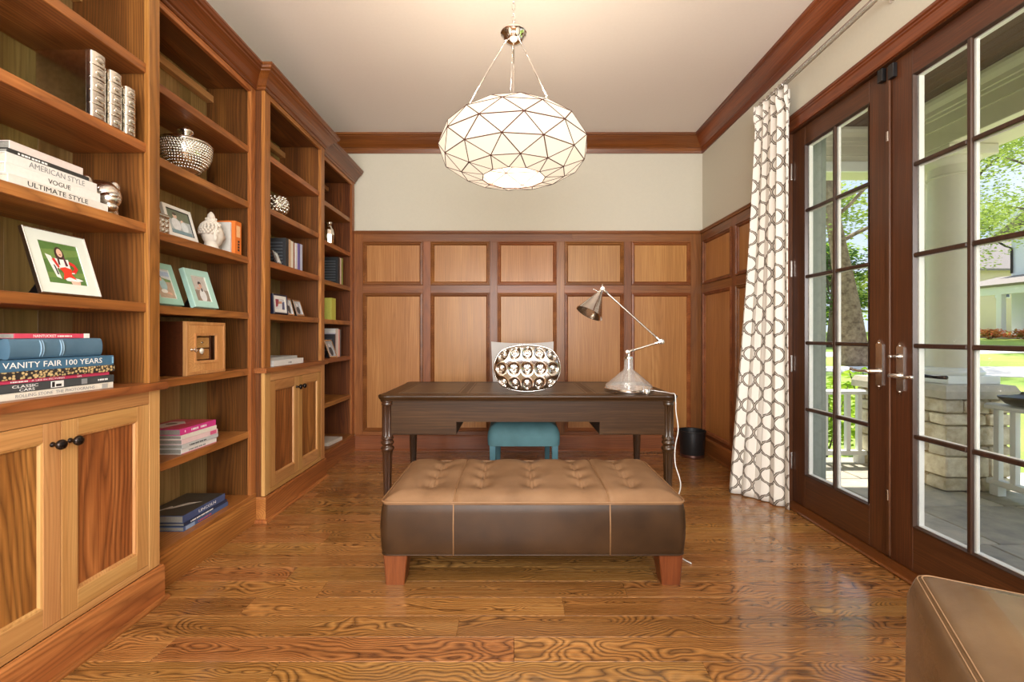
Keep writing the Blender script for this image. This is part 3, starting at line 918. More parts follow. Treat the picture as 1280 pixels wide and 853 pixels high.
# ------------------------------------------------------------------ mirrored vase
VX, VY, VA, VB_ = .080, 2.86, .208, .146
vase = thing('pillow_vase', 'oval mirrored silver vase with rows of round dimples on the desk', 'vase', (VX, VY, DZ + .006), local=True)
M_mirror = plain('mirror_silver', (.60, .56, .52, 1), .06, 1, var=.06, nscale=40)
nu, nv = 110, 70
def vpt(u, v, side):
    x = u * math.sqrt(max(0, 1 - .5 * v * v)); z = v * math.sqrt(max(0, 1 - .5 * u * u))
    k = .45
    x = x * (1 - k * .30) + u * k * .30; z = z * (1 - k * .55) + v * k * .55
    r = min(1, max(abs(u), abs(v)))
    th = .052 * (1 - r ** 7) ** .5
    p = (u * 2.5 + 2.5) % 1 * 2 - 1; q = (v * 1.5 + 1.5) % 1 * 2 - 1
    d = math.sqrt(p * p * 1.0 + q * q * 1.0)
    fade = min(1, (1 - r) / .10)
    edge = max(abs(p), abs(q))
    dep = -.026 * (.5 + .5 * math.cos(PI * min(1, d))) * fade
    if d < .36: dep += .020 * math.sqrt(max(0, 1 - (d / .36) ** 2)) * fade
    return (x * VA, side * (th + dep), VB_ + z * VB_)
vs = []; fs = []
for s in (-1, 1):
    for j in range(nv + 1):
        for i in range(nu + 1):
            vs.append(vpt(-1 + 2 * i / nu, -1 + 2 * j / nv, s))
st_ = (nu + 1) * (nv + 1)
for s in (0, 1):
    for j in range(nv):
        for i in range(nu):
            a = s * st_ + j * (nu + 1) + i
            fs.append((a, a + 1, a + nu + 2, a + nu + 1))
bd = [i for i in range(nu + 1)] + [j * (nu + 1) + nu for j in range(1, nv + 1)] + [nv * (nu + 1) + i for i in range(nu - 1, -1, -1)] + [j * (nu + 1) for j in range(nv - 1, 0, -1)]
MB().add(vs, fs).build('vase_body', M_mirror, vase, smooth=True, auto=70)
MB().tube([Vector(vs[b_]) for b_ in bd[::2]], .0045, 8, closed=True).build('rim_band', M_mirror, vase, smooth=True)

# ------------------------------------------------------------------ desk lamp
LX, LY = .728, 2.90
lamp = thing('desk_lamp', 'adjustable nickel desk lamp with cone shade and clear conical base', 'lamp', (LX, LY, DZ + .0016), local=True)
M_lampn = plain('polished_nickel', (.80, .77, .74, 1), .16, 1, var=.04)
MB().lathe([(.150, 0), (.152, .003), (.152, .021), (.149, .024), (0, .024)], n=48).build('base_ring', M_lampn, lamp, smooth=True, auto=40)
MB().lathe([(.146, .0245), (.146, .040), (.032, .138), (.029, .146), (.028, .205), (.0265, .205), (.0275, .145), (.030, .137), (.143, .039), (.143, .0245)], n=48, cap=False).build('glass_cone', M_lampglass, lamp, smooth=True, auto=40)
mbn = MB(); mbn.lathe([(.0045, .024), (.0045, .205)], n=10)
mbn.lathe([(.029, .204), (.030, .208), (.026, .222), (.010, .228), (.009, .246)], n=24)
mbn.build('stem', M_lampn, lamp, smooth=True, auto=40)
# the switch housing stands on the ring
mbs = MB(); mbs.lathe([(.020, 0), (.021, .004), (.021, .026), (.018, .030), (0, .030)], (.075, -.135, .0), 20)
mbs.tube([(.055, -.135, .03), (.05, -.135, .048)], .003, 6)
mbs.build('switch', M_lampn, lamp, smooth=True, auto=40)
J0 = Vector((-.008, 0, .250)); J1 = Vector((.206, 0, .316)); J2 = Vector((-.170, -.01, .652))
def arm(a, b, nm):
    m = MB(); m.tube([a, b], .0062, 10)
    d = (b - a).normalized()
    m.lathe([(.0095, 0), (.0095, .03), (.0065, .034)], a + d * .012, 12, d)
    m.lathe([(.0095, 0), (.0095, .03), (.0065, .034)], b - d * .012, 12, -d)
    m.build(nm, M_lampn, lamp, smooth=True, auto=40)
arm(J0, J1, 'lower_arm'); arm(J1, J2, 'upper_arm')
for j, r in ((J0, .014), (J1, .018), (J2, .014)):
    m = MB(); m.lathe([(r * .7, -.016), (r, -.014), (r, .014), (r * .7, .016)], j, 16, (0, 1, 0))
    m.lathe([(.004, .014), (.004, .026), (.009, .027), (.009, .033), (0, .034)], j, 12, (0, -1, 0))
    m.build('joint', M_lampn, lamp, smooth=True, auto=40)
sd_ = Vector((-.085, -.035, -.155)).normalized()
m = MB()
S0 = J2 + Vector((-.004, 0, -.006))
m.lathe([(.010, -.012), (.012, 0), (.014, .02), (.020, .035), (.086, .175), (.0885, .178), (.0855, .177), (.018, .036), (.012, .030)], S0, 40, sd_, cap=False)
m.build('shade', M_lampn, lamp, smooth=True, auto=50)
m = MB(); m.tube([S0 + Vector((-.012, -.012, -.018)), S0 + Vector((-.055, -.02, .0))], .0028, 6)
m.sphere(S0 + Vector((-.055, -.02, .0)), .005, 8, 6)
m.build('switch_pin', M_lampn, lamp, smooth=True)
m = MB(); m.tube([J2, J2 + Vector((.002, 0, .03))], [.0045, .003], 8); m.build('finial', M_lampn, lamp, smooth=True)
m = MB(); m.sphere(S0 + sd_ * .10, .024, 14, 10); m.build('bulb', plain('bulb_glass', rgb(230, 226, 216), .3), lamp, smooth=True)
# flex: over the desk edge, down past the leg, along the floor to beside the ottoman
pts = [(.152, -.02, .008), (.18, -.05, .005), (.205, -.10, .006), (.215, -.16, .007), (.222, -.192, .009), (.225, -.205, -.004), (.226, -.208, -.04), (.228, -.208, -.10), (.240, -.21, -.20), (.222, -.212, -.30), (.219, -.22, -.40),
       (.236, -.26, -.52), (.20, -.22, -.66), (.15, -.17, -.740), (.10, -.27, -.7565), (.085, -.42, -.7565), (.10, -.60, -.7565), (.135, -.68, -.7565)]
sp = []
for i in range(len(pts) - 1):
    p0 = Vector(pts[max(0, i - 1)]); p1 = Vector(pts[i]); p2 = Vector(pts[i + 1]); p3 = Vector(pts[min(len(pts) - 1, i + 2)])
    for k in range(6):
        t = k / 6
        sp.append(.5 * ((2 * p1) + (p2 - p0) * t + (2 * p0 - 5 * p1 + 4 * p2 - p3) * t * t + (3 * p1 - p0 - 3 * p2 + p3) * t ** 3))
sp.append(Vector(pts[-1]))
m = MB(); m.tube(sp, .0033, 6); m.build('flex', plain('white_flex', rgb(226, 224, 220), .45), lamp, smooth=True)

# ------------------------------------------------------------------ waste basket, floor register
wb = thing('waste_basket', 'round black metal waste basket by the panelled corner', 'basket', (1.640, 4.20, 0), local=True)
MB().lathe([(.100, 0), (.102, .003), (.118, .235), (.118, .240), (.115, .240), (.098, .008), (0, .008)], n=40).build('bin_body', M_black, wb, smooth=True, auto=50)
MB().lathe([(.118, .232), (.122, .236), (.122, .243), (.117, .245), (.114, .240)], n=40, cap=False).build('rim', M_black, wb, smooth=True)
MB().lathe([(.103, .002), (.104, .004), (.106, .028), (.103, .03)], n=40, cap=False).build('base_band', plain('bronze_band', rgb(86, 52, 40), .3, .5), wb, smooth=True)
fr_ = thing('floor_register', 'small slotted floor vent set in the boards before the panelling', 'vent', (1.29, 4.31, 0), local=True)
MB().nested([(-.13, .13, -.045, .045, 0), (-.13, .13, -.045, .045, .003), (-.115, .115, -.032, .032, .004), (-.115, .115, -.032, .032, .0005)], lambda u, v, h: (u, v, h)).build('grille_frame', W('floor', 'X'), fr_)
for k in range(9):
    MB().box(-.107 + k * .0255, -.097 + k * .0255, -.032, .032, .0006, .003).build('slat', W('floor', 'X'), fr_)
MB().box(-.115, .115, -.032, .032, .0002, .0006).build('duct', M_black, fr_)

# ------------------------------------------------------------------ leather club chair (only an arm is in view)
cl = thing('club_chair', 'smooth brown leather club chair with rounded stitched arm by the doors', 'armchair', (.826, .964, 0), rot=(0, 0, math.radians(-30)), local=True)
# local frame: y forward, x to the chair's right; the arm's outer front corner is the origin
def pad(x0, x1, y0, y1, z0, z1, r, dome, nm, mat, par):
    cx_, cy_, w_, d_ = (x0 + x1) / 2, (y0 + y1) / 2, x1 - x0, y1 - y0
    rg = [(z0, -.01), (z0 + .01, 0), (z0 + (z1 - z0) * .5, .006), (z1 - r, .003), (z1 - r * .55, -.004), (z1 - r * .2, -.5 * r * .45), (z1, -r * .75)]
    rings = [rrect(cx_, cy_, w_, d_, .04, z, 6, o) for z, o in rg]
    for q in range(1, 6):
        k = q / 6
        rings.append(rrect(cx_, cy_, w_, d_, .04, z1 + dome * (1 - (1 - k) ** 2), 6, -r * .75 - (min(w_, d_) / 2 - r * .75 - .01) * k))
    return MB().loft(rings).build(nm, mat, par, smooth=True, auto=60)
M_leather_c = leather('club_leather', rgb(122, 98, 72), rgb(98, 76, 54), .22)
pad(0, .24, -.80, 0, .14, .632, .046, .020, 'arm', M_leather_c, cl)
pad(.70, .94, -.80, 0, .14, .632, .046, .020, 'arm', M_leather_c, cl)
pad(.243, .697, -.62, -.02, .14, .34, .02, .0, 'seat_base', M_leather_c, cl)
pad(.246, .694, -.60, .0, .34, .46, .03, .02, 'seat_cushion', M_leather_c, cl)
pad(.243, .697, -.80, -.62, .14, .74, .04, .02, 'backrest', M_leather_c, cl)
for off, zz in ((.013, .6245), (.020, .6280)):
    p = rrect(.12, -.40, .24, .80, .04, zz, 6, -off)
    MB().tube([Vector(q) for q in p], .0014, 6, closed=True).build('stitching', plain('stitch_thread', rgb(150, 118, 86), .6), cl, smooth=True)
for (lx, ly) in ((.06, -.06), (.88, -.06), (.06, -.74), (.88, -.74)):
    MB().loft([rrect(lx, ly, .05, .05, .004, 0, 1), rrect(lx, ly, .075, .075, .004, .142, 1)]).build('leg', W('red', 'Z'), cl)

# ------------------------------------------------------------------ pendant
PX, PY = -.004, 2.30
pend = thing('pendant_light', 'faceted white glass drum pendant with triangular panes and chrome rods', 'light', (PX, PY, 2.06), local=True)
m_, t_, o_ = nt_new('lit_opal_glass')
pb = bsdf(t_, o_, rgb(166, 156, 142), .35)
lwn = N(t_, 'ShaderNodeTexNoise'); lwn.inputs['Scale'].default_value = 3
tcn = N(t_, 'ShaderNodeTexCoord'); t_.links.new(tcn.outputs['Object'], lwn.inputs['Vector'])
rpn = ramp(t_, [(.3, (1.0, .80, .58, 1)), (.7, (1.0, .87, .68, 1))]); t_.links.new(lwn.outputs['Fac'], rpn.inputs[0])
t_.links.new(rpn.outputs[0], pb.inputs['Emission Color']); pb.inputs['Emission Strength'].default_value = .54
M_opal = m_
M_lead = plain('copper_came', rgb(74, 36, 22), .6, 0)
NS = 12
RG = [(.255, .150), (.338, .088), (.376, .010), (.352, -.070), (.262, -.125), (.160, -.148)]
ringv = []
for k, (r, z) in enumerate(RG):
    o2 = .5 if k % 2 else 0
    ringv.append([Vector((r * math.cos(2 * PI * (i + o2) / NS + .12), r * math.sin(2 * PI * (i + o2) / NS + .12), z)) for i in range(NS)])
tris = []; edges = set()
for k in range(len(RG) - 1):
    for i in range(NS):
        j = (i + 1) % NS
        if k % 2 == 0:
            tris.append(((k, i), (k, j), (k + 1, i))); tris.append(((k, j), (k + 1, j), (k + 1, i)))
        else:
            tris.append(((k, i), (k, j), (k + 1, j))); tris.append(((k, i), (k + 1, j), (k + 1, i)))
lead = MB()
for t in tris:
    for a, b in ((0, 1), (1, 2), (2, 0)):
        e = tuple(sorted((t[a], t[b])))
        if e not in edges:
            edges.add(e); lead.tube([ringv[e[0][0]][e[0][1]], ringv[e[1][0]][e[1][1]]], .0030, 5)
    P = [ringv[q[0]][q[1]] for q in t]; c = (P[0] + P[1] + P[2]) / 3
    nrm = (P[1] - P[0]).cross(P[2] - P[0]).normalized()
    Q = [c + (p - c) * .992 for p in P]
    MB().add([p + nrm * .0012 for p in Q] + [p - nrm * .0012 for p in Q], [(0, 1, 2), (5, 4, 3), (0, 3, 4, 1), (1, 4, 5, 2), (2, 5, 3, 0)]).build('glass_pane', M_opal, pend)
lead.build('came_frame', M_lead, pend)
hub_z = .565
m = MB(); m.lathe([(.012, .050), (.020, .044), (.058, .036), (.066, .026), (.066, .018), (.058, .012), (.052, -.006), (.040, -.022), (.018, -.032), (0, -.034)], (0, 0, hub_z), 32)
m.build('hub', M_chrome, pend, smooth=True, auto=40)
for i in (3, 6, 10):
    a = Vector((0, 0, hub_z)); b = ringv[0][i]
    d = Vector((b.x, b.y, 0)).normalized()
    m = MB(); p0 = a + d * .042 + Vector((0, 0, -.024)); p1 = b + Vector((0, 0, .012))
    m.tube([p0, p1], .0036, 8); m.sphere(p0, .008, 8, 6); m.sphere(p1, .0085, 8, 6); m.tube([p1, b], .005, 6)
    m.build('rod', M_chrome, pend, smooth=True)
m = MB(); m.tube([(0, 0, hub_z - .02), (0, 0, .02)], .0042, 8); m.build('stem', M_nickel, pend, smooth=True)
# chain up to the ceiling rose
z = hub_z + .048; k = 0
while z < ZC - 2.06 - .05:
    cpt = []
    for q in range(14):
        a = 2 * PI * q / 14
        u_, w_ = .0085 * math.cos(a), .0185 * math.sin(a)
        cpt.append((u_ if k % 2 else 0, 0 if k % 2 else u_, z + .016 + w_))
    m = MB(); m.tube([Vector(p) for p in cpt], .0022, 6, closed=True); m.build('chain_link', M_chrome, pend, smooth=True)
    z += .031; k += 1
MB().lathe([(.006, -.045), (.010, -.035), (.05, -.028), (.062, -.012), (.064, 0)], (0, 0, ZC - 2.06), 32).build('ceiling_rose', M_chrome, pend, smooth=True)
# lamp cluster inside
m = MB(); m.lathe([(.03, .02), (.034, .015), (.034, -.01), (.012, -.02), (.012, -.05), (.020, -.056), (.012, -.07), (0, -.072)], (0, 0, -.02), 20)
m.build('lamp_cluster', M_nickel, pend, smooth=True, auto=40)
M_bulb, t_, o_ = nt_new('lit_bulb')
bb_ = bsdf(t_, o_, rgb(255, 240, 220), .4); bb_.inputs['Emission Color'].default_value = (1, .82, .6, 1); bb_.inputs['Emission Strength'].default_value = 3
tcb = N(t_, 'ShaderNodeTexCoord'); gb = N(t_, 'ShaderNodeTexGradient'); t_.links.new(tcb.outputs['Generated'], gb.inputs['Vector'])
for i in range(3):
    a = 2 * PI * i / 3 + .5
    m = MB(); c = Vector((.10 * math.cos(a), .10 * math.sin(a), -.015))
    m.tube([Vector((0, 0, -.01)), c + Vector((0, 0, -.02))], .006, 6)
    m.lathe([(.013, -.03), (.013, 0)], c, 12); m.build('lamp_holder', M_nickel, pend, smooth=True, auto=40)
    m = MB(); m.sphere(c + Vector((0, 0, .035)), (.026, .026, .034), 14, 10); m.build('bulb', M_bulb, pend, smooth=True)
pl = bpy.data.lights.new('pendant_lamp', 'POINT'); pl.energy = 18; pl.color = (1.0, .84, .64); pl.shadow_soft_size = .09
plo = bpy.data.objects.new('pendant_lamp', pl); link(plo, pend); plo.location = (0, 0, .02)

# ------------------------------------------------------------------ curtain and rail
m_, t_, o_ = nt_new('trellis_curtain_cloth')
cb = bsdf(t_, o_, rgb(228, 222, 212), .9, 0, .2)
L = t_.links.new
uvn = N(t_, 'ShaderNodeUVMap'); sp_ = N(t_, 'ShaderNodeSeparateXYZ'); L(uvn.outputs[0], sp_.inputs[0])
def MA(op, a=None, b=None, c=None):
    n = N(t_, 'ShaderNodeMath', operation=op)
    for i, x in enumerate((a, b, c)):
        if x is None: continue
        if isinstance(x, (int, float)): n.inputs[i].default_value = x
        else: L(x, n.inputs[i])
    return n.outputs[0]
CH, CP, CA = .180, .072, .0350
tt = MA('MULTIPLY', sp_.outputs['Y'], 2 * PI / CH)
cc = MA('COSINE', tt)
st5 = MA('MAXIMUM', MA('MINIMUM', MA('MULTIPLY', cc, 4.0), 1.0), -1.0)
inm = MA('LESS_THAN', MA('ABSOLUTE', cc), 1 / 4.0)
g = MA('MULTIPLY', MA('ADD', MA('MULTIPLY', cc, .80), MA('MULTIPLY', st5, .20)), CA)
sl_ = MA('MULTIPLY', MA('MULTIPLY', MA('SINE', tt), MA('ADD', MA('MULTIPLY', inm, .80), .80)), CA * 2 * PI / CH)
nrm_ = MA('SQRT', MA('ADD', MA('MULTIPLY', sl_, sl_), 1.0))
d1 = MA('ABSOLUTE', MA('WRAP', MA('SUBTRACT', sp_.outputs['X'], g), CP, -CP))
d2 = MA('ABSOLUTE', MA('WRAP', MA('ADD', MA('SUBTRACT', sp_.outputs['X'], CP), g), CP, -CP))
dd = MA('MULTIPLY', MA('DIVIDE', MA('MINIMUM', d1, d2), nrm_), 50.0)
bgc = rgb(230, 225, 216); ln = rgb(72, 62, 54); inn = rgb(176, 166, 154)
r_ = ramp(t_, [(0, inn), (.13, ln), (.38, bgc)]); r_.color_ramp.interpolation = 'CONSTANT'
L(dd, r_.inputs[0]); L(r_.outputs[0], cb.inputs['Base Color'])
wv = N(t_, 'ShaderNodeTexNoise'); wv.inputs['Scale'].default_value = 900; L(uvn.outputs[0], wv.inputs['Vector'])
bp = N(t_, 'ShaderNodeBump'); bp.inputs['Strength'].default_value = .08; L(wv.outputs['Fac'], bp.inputs['Height']); L(bp.outputs[0], cb.inputs['Normal'])
M_curt = m_
cur = thing('curtain', 'floor-length white curtain with brown trellis pattern beside the French doors', 'curtain', (1.68, 3.08, 0))
nu, nv = 120, 60
pos = []; uvs = []
ZT, ZB = 2.715, .006
for j in range(nv + 1):
    h = j / nv
    z = ZT + (ZB - ZT) * h
    a = Vector((1.762 + .004 * h, 2.905)); b = Vector((1.705 - .185 * h ** 1.15, 3.225 + .035 * h))
    nrm = Vector((-(b - a).y, (b - a).x)).normalized()
    if nrm.x > 0: nrm = -nrm
    acc = 0; prev = None
    for i in range(nu + 1):
        s = i / nu
        folds = 4.6
        ph = 2 * PI * folds * s + .35 * math.sin(2.2 * h + 5 * s) + 1.2
        amp = (.021 + .010 * h + (.014 if h < .05 else 0)) * (.7 + .45 * math.sin(7 * s + 1.0))
        w = math.sin(ph) + .25 * math.sin(2 * ph + 1.5 * h)
        p = a.lerp(b, s) + nrm * (amp * w + .012 * math.sin(3 * h + 4 * s)) + (b - a).normalized() * (.010 * math.sin(2 * ph))
        p3 = Vector((min(p.x, 1.782), p.y, z + .002 * math.sin(ph)))
        if prev is not None: acc += (Vector((p3.x, p3.y)) - prev).length
        prev = Vector((p3.x, p3.y))
        pos.append(p3); uvs.append((acc, z))
fs = []
for j in range(nv):
    for i in range(nu):
        q = j * (nu + 1) + i
        fs.append((q, q + 1, q + nu + 2, q + nu + 1))
c_ = MB().add(pos, fs).build('cloth', M_curt, cur, smooth=True, uv=uvs)
so = c_.modifiers.new('thick', 'SOLIDIFY'); so.thickness = .0025; so.offset = 0
rail = thing('curtain_rail', 'slim chrome curtain rail mounted above the French doors', 'rail', (1.735, 2.0, 2.74))
MB().tube([(1.735, 3.23, 2.742), (1.735, -.3, 2.742)], .0095, 12).build('rod', M_chrome, rail, smooth=True)
MB().tube([(1.765, 3.23, 2.750), (1.765, -.3, 2.750)], .006, 10).build('back_rod', plain('white_track', rgb(214, 210, 200), .4), rail, smooth=True)
for yy in (3.20, 2.2, 1.0, -.2):
    mm = MB(); mm.tube([(1.83, yy, 2.745), (1.735, yy, 2.745)], .006, 8); mm.lathe([(.018, 0), (.018, .004)], (1.83, yy, 2.745), 14, (-1, 0, 0))
    mm.build('bracket', M_chrome, rail, smooth=True, auto=40)
for k in range(7):
    yy = 2.93 + k * .046
    mm = MB(); mm.tube([Vector((1.735 + .0155 * math.cos(q * 2 * PI / 14), yy, 2.742 + .0155 * math.sin(q * 2 * PI / 14))) for q in range(14)], .0022, 6, closed=True)
    mm.build('ring', M_chrome, rail, smooth=True)
# ================================================================== THINGS ON THE SHELVES
def cloth(name, c, rough=.55): return plain('cover_' + name, c, rough, var=.04, nscale=80)

def book(label, loc, L_, T, D, cover, up=False, rz=0.0, pages=M_page, soft=False, group=None, rounded=False, title=None, extra=None, ry=0.0):
    """local frame lying flat: spine on x=0 facing +x, y along the spine, z the thickness; up=True stands it on end"""
    T -= .0006
    loc = (loc[0], loc[1] - (.0003 if up else 0), loc[2] + .0004)
    rot = (PI / 2 if up else 0, ry, rz)
    b = thing('book', label, 'book', loc, rot=rot, group=group, local=True)
    c = .0016 if soft else .0028
    g = 0 if soft else .004
    m = MB()
    if rounded:
        n = 7; pr = []
        for k in range(n + 1):
            a = -PI / 2 + PI * k / n
            pr.append((-.006 + .010 * math.cos(a), T / 2 + (T / 2 - .0004) * math.sin(a)))
        pr = [(-.03, 0.0)] + pr + [(-.03, T)]
        m.prism([(a, z) for a, z in pr], 0, L_, lambda a, z, d: (a, d, z))
        m.box(-D, -.02, 0, L_, 0, c); m.box(-D, -.02, 0, L_, T - c, T)
    else:
        m.box(-D, 0, 0, L_, 0, c, .0006); m.box(-D, 0, 0, L_, T - c, T, .0006); m.box(-.003, 0, 0, L_, c * .5, T - c * .5, .0006)
    m.build('cover', cover, b, smooth=rounded, auto=40 if rounded else None)
    MB().box(-D + g, -.0035, g, L_ - g, c, T - c).build('pages', pages, b)
    if title:
        for (s, y, zf, hf, mt, wd) in title:        # text, start, baseline fraction, height fraction, ink, width
            if s[0] == '#':                          # print too small to read: a row of short ink strokes
                n_ = int(s[1:]); mk = MB(); w_ = wd / n_
                for q in range(n_): mk.box(-.0003, .0005, y + q * w_, y + q * w_ + w_ * (.78 if q % 3 else .5), T * zf, T * (zf + hf * .8))
                mk.build('spine_print', mt, b); continue
            text_mesh(s, T * hf * 1.35, mt, b, 'spine_lettering', ((.0045 if rounded else .0004), y, T * zf), wd)
    if extra: extra(b)
    return b

def band(b, y0, y1, z0, z1, mat, nm='spine_band', x=.0006):
    MB().box(-.0006, x, y0, y1, z0, z1).build(nm, mat, b)

XB1 = -1.525        # where spines stand on the projecting units
XB2 = -1.585
g1 = 'white coffee-table books stacked on the third shelf'
z = SH[2]; L1 = []
book('white coffee-table book with tall thin black capitals, lowest of the white stack', (XB1 + .012, 1.36, z), .335, .027, .26, cloth('ivory', rgb(226, 222, 214)), group=g1,
     title=[('ULTIMATE STYLE', .055, .22, .62, M_ink, .20)]); z += .027
book('white coffee-table book with small bold black title midway up the white stack', (XB1 + .006, 1.358, z), .312, .033, .25, cloth('white', rgb(234, 231, 226)), group=g1,
     title=[('VOGUE', .125, .30, .50, M_ink, .075)]); z += .033
book('white coffee-table book with pale grey capitals beneath the thin black book', (XB1 + .003, 1.362, z), .298, .033, .25, cloth('chalk', rgb(228, 226, 222)), group=g1,
     title=[('AMERICAN STYLE', .065, .26, .58, M_inkg, .185)]); z += .033
book('thin black hardback between the white books and the blush book', (XB1 - .004, 1.372, z), .265, .016, .24, cloth('soot', rgb(52, 52, 50)), group=g1, pages=M_pageg,
     title=[('#9', .03, .3, .45, M_inkw, .09)]); z += .016
book('blush white hardback topping the white stack', (XB1 - .008, 1.382, z), .236, .026, .24, cloth('blush', rgb(224, 212, 206)), group=g1, pages=M_pageg); z += .026

# crystal-silver big cat head acting as bookend
cat = thing('cat_head_figurine', 'silver leopard head figurine beside the white book stack', 'figurine', (-1.585, 1.748, SH[2] + .0005), rot=(0, 0, math.radians(-25)), local=True)
M_sil2 = plain('cast_silver', (.74, .72, .68, 1), .22, 1, var=.2, nscale=120, bump=.5)
m = MB()
def head(d, p):
    q = p.copy()
    if d.x > .2: q.x += .012 * (d.x - .2)
    q *= 1 + .035 * math.sin(14 * d.x + 3) * math.sin(13 * d.y) * math.sin(12 * d.z + 1)
    return q
m.sphere((0, 0, .062), (.052, .048, .050), 24, 16, head)
m.sphere((.045, 0, .046), (.032, .030, .024), 18, 12)          # muzzle
m.sphere((.048, 0, .022), (.024, .022, .014), 16, 10)          # open jaw
m.sphere((.070, 0, .056), (.010, .014, .009), 12, 8)           # nose
for s in (-1, 1):
    m.sphere((-.006, s * .036, .104), (.010, .016, .018), 12, 8)
    m.sphere((.036, s * .022, .076), (.012, .011, .009), 12, 8)
    m.lathe([(.0035, 0), (.0005, -.014)], (.064, s * .010, .040), 6)
m.lathe([(.040, 0), (.048, .004), (.046, .024), (.036, .04)], (-.012, 0, 0), 24)
m.build('head', M_sil2, cat, smooth=True)
cat.scale = (1.2, 1.2, 1.2)

# three silver-bound books on the second shelf
for (lb, ya, yb, h, dd) in (('tallest of the three silver-cased books standing on the upper shelf', 1.626, 1.688, .235, .20),
                            ('middle-sized of the three silver-cased books standing on the upper shelf', 1.702, 1.757, .208, .18),
                            ('shortest of the three silver-cased books standing on the upper shelf', 1.770, 1.820, .184, .16)):
    T = yb - ya
    def ex(b, h=h, T=T):
        for k in range(1, 5):
            y = h * k / 5
            MB().tube([(-.012 + .019 * math.cos(a), y, T / 2 + (T / 2 + .001) * math.sin(a)) for a in [-PI / 2 + PI * q / 8 for q in range(9)]], .0022, 6).build('raised_band', M_silver, b, smooth=True)
        for k in range(5):
            y = h * (k + .5) / 5
            MB().sphere((.0035, y, T / 2), (.003, h * .06, T * .28), 10, 8).build('embossed_boss', M_silver, b, smooth=True)
    book(lb, (XB1 + .015, yb, SH[1]), h, T, dd, M_silver, up=True, rounded=True, pages=M_pageg, group='silver-cased books', extra=ex)

# ------------------------------------------------------------------ picture frames
def ell(cx, cy, rx, ry, n=16, a0=0, a1=360):
    return [(cx + rx * math.cos(math.radians(a0 + (a1 - a0) * k / n)), cy + ry * math.sin(math.radians(a0 + (a1 - a0) * k / n))) for k in range(n if a1 - a0 == 360 else n + 1)]
def R_(x0, y0, x1, y1): return [(x0, y0), (x1, y0), (x1, y1), (x0, y1)]
def inkm(c): return plain('print_%d_%d_%d' % c, rgb(*c), .35, var=.10, nscale=60)

def frame(label, loc, w, h, bw, dep, fmat, pic, lean=15, rz=0, matc=None, mw=.0, stand=True, group=None, inner=None):
    """local: faces +x, width along y, leans back about its bottom edge"""
    sl = math.sin(math.radians(lean)); loc = (loc[0], loc[1], loc[2] + dep * sl - .0012)
    f = thing('photo_frame', label, 'photo frame', loc, rot=(0, math.radians(-lean), math.radians(rz)), local=True, group=group)
    P = lambda u, v, q: (q - dep, u, v)
    MB().nested([(0, w, 0, h, 0), (0, w, 0, h, dep * .9), (.002, w - .002, .002, h - .002, dep), (bw, w - bw, bw, h - bw, dep - .001), (bw, w - bw, bw, h - bw, dep - .006)], P).build('frame_moulding', fmat, f)
    MB().box(-dep, -dep + .003, .002, w - .002, .002, h - .002).build('backing', M_black, f)
    if mw > 0:
        MB().nested([(bw, w - bw, bw, h - bw, dep - .006), (bw, w - bw, bw, h - bw, dep - .0035), (bw + mw, w - bw - mw, bw + mw, h - bw - mw, dep - .0035), (bw + mw, w - bw - mw, bw + mw, h - bw - mw, dep - .007)], P).build('picture_mat', matc, f)
    x0, x1, y0, y1 = bw + mw, w - bw - mw, bw + mw, h - bw - mw
    mats = []; pm = MB()
    for k, (c, poly) in enumerate(pic):
        mt = inkm(c)
        if mt not in mats: mats.append(mt)
        pm.cm = mats.index(mt)
        pts = [(x0 + (x1 - x0) * min(1, max(0, a)), y0 + (y1 - y0) * min(1, max(0, b))) for a, b in poly]
        d = -.0065 + k * .00012
        pm.add([(d, a, b) for a, b in pts], [tuple(range(len(pts)))])
    pm.build('photo_print', mats, f, fixn=False)
    if stand:
        s = math.sin(math.radians(lean)); c_ = math.cos(math.radians(lean))
        # easel leg: from half height down to the shelf behind
        a = Vector((-dep - .001, w * .5, h * .55))
        px = -(h * .55) * s - .40 * h; pz = -dep * s + .002
        q = Vector((px * c_ + pz * s, w * .5, -px * s + pz * c_))
        wd = w * .16
        MB().prism([(-wd, 0), (wd, 0), (wd * .6, 1), (-wd * .6, 1)], -.0015, .0015, lambda u, v, d: tuple(q.lerp(a, v) + Vector((d, u, 0)))).build('easel_leg', M_black, f)
    return f

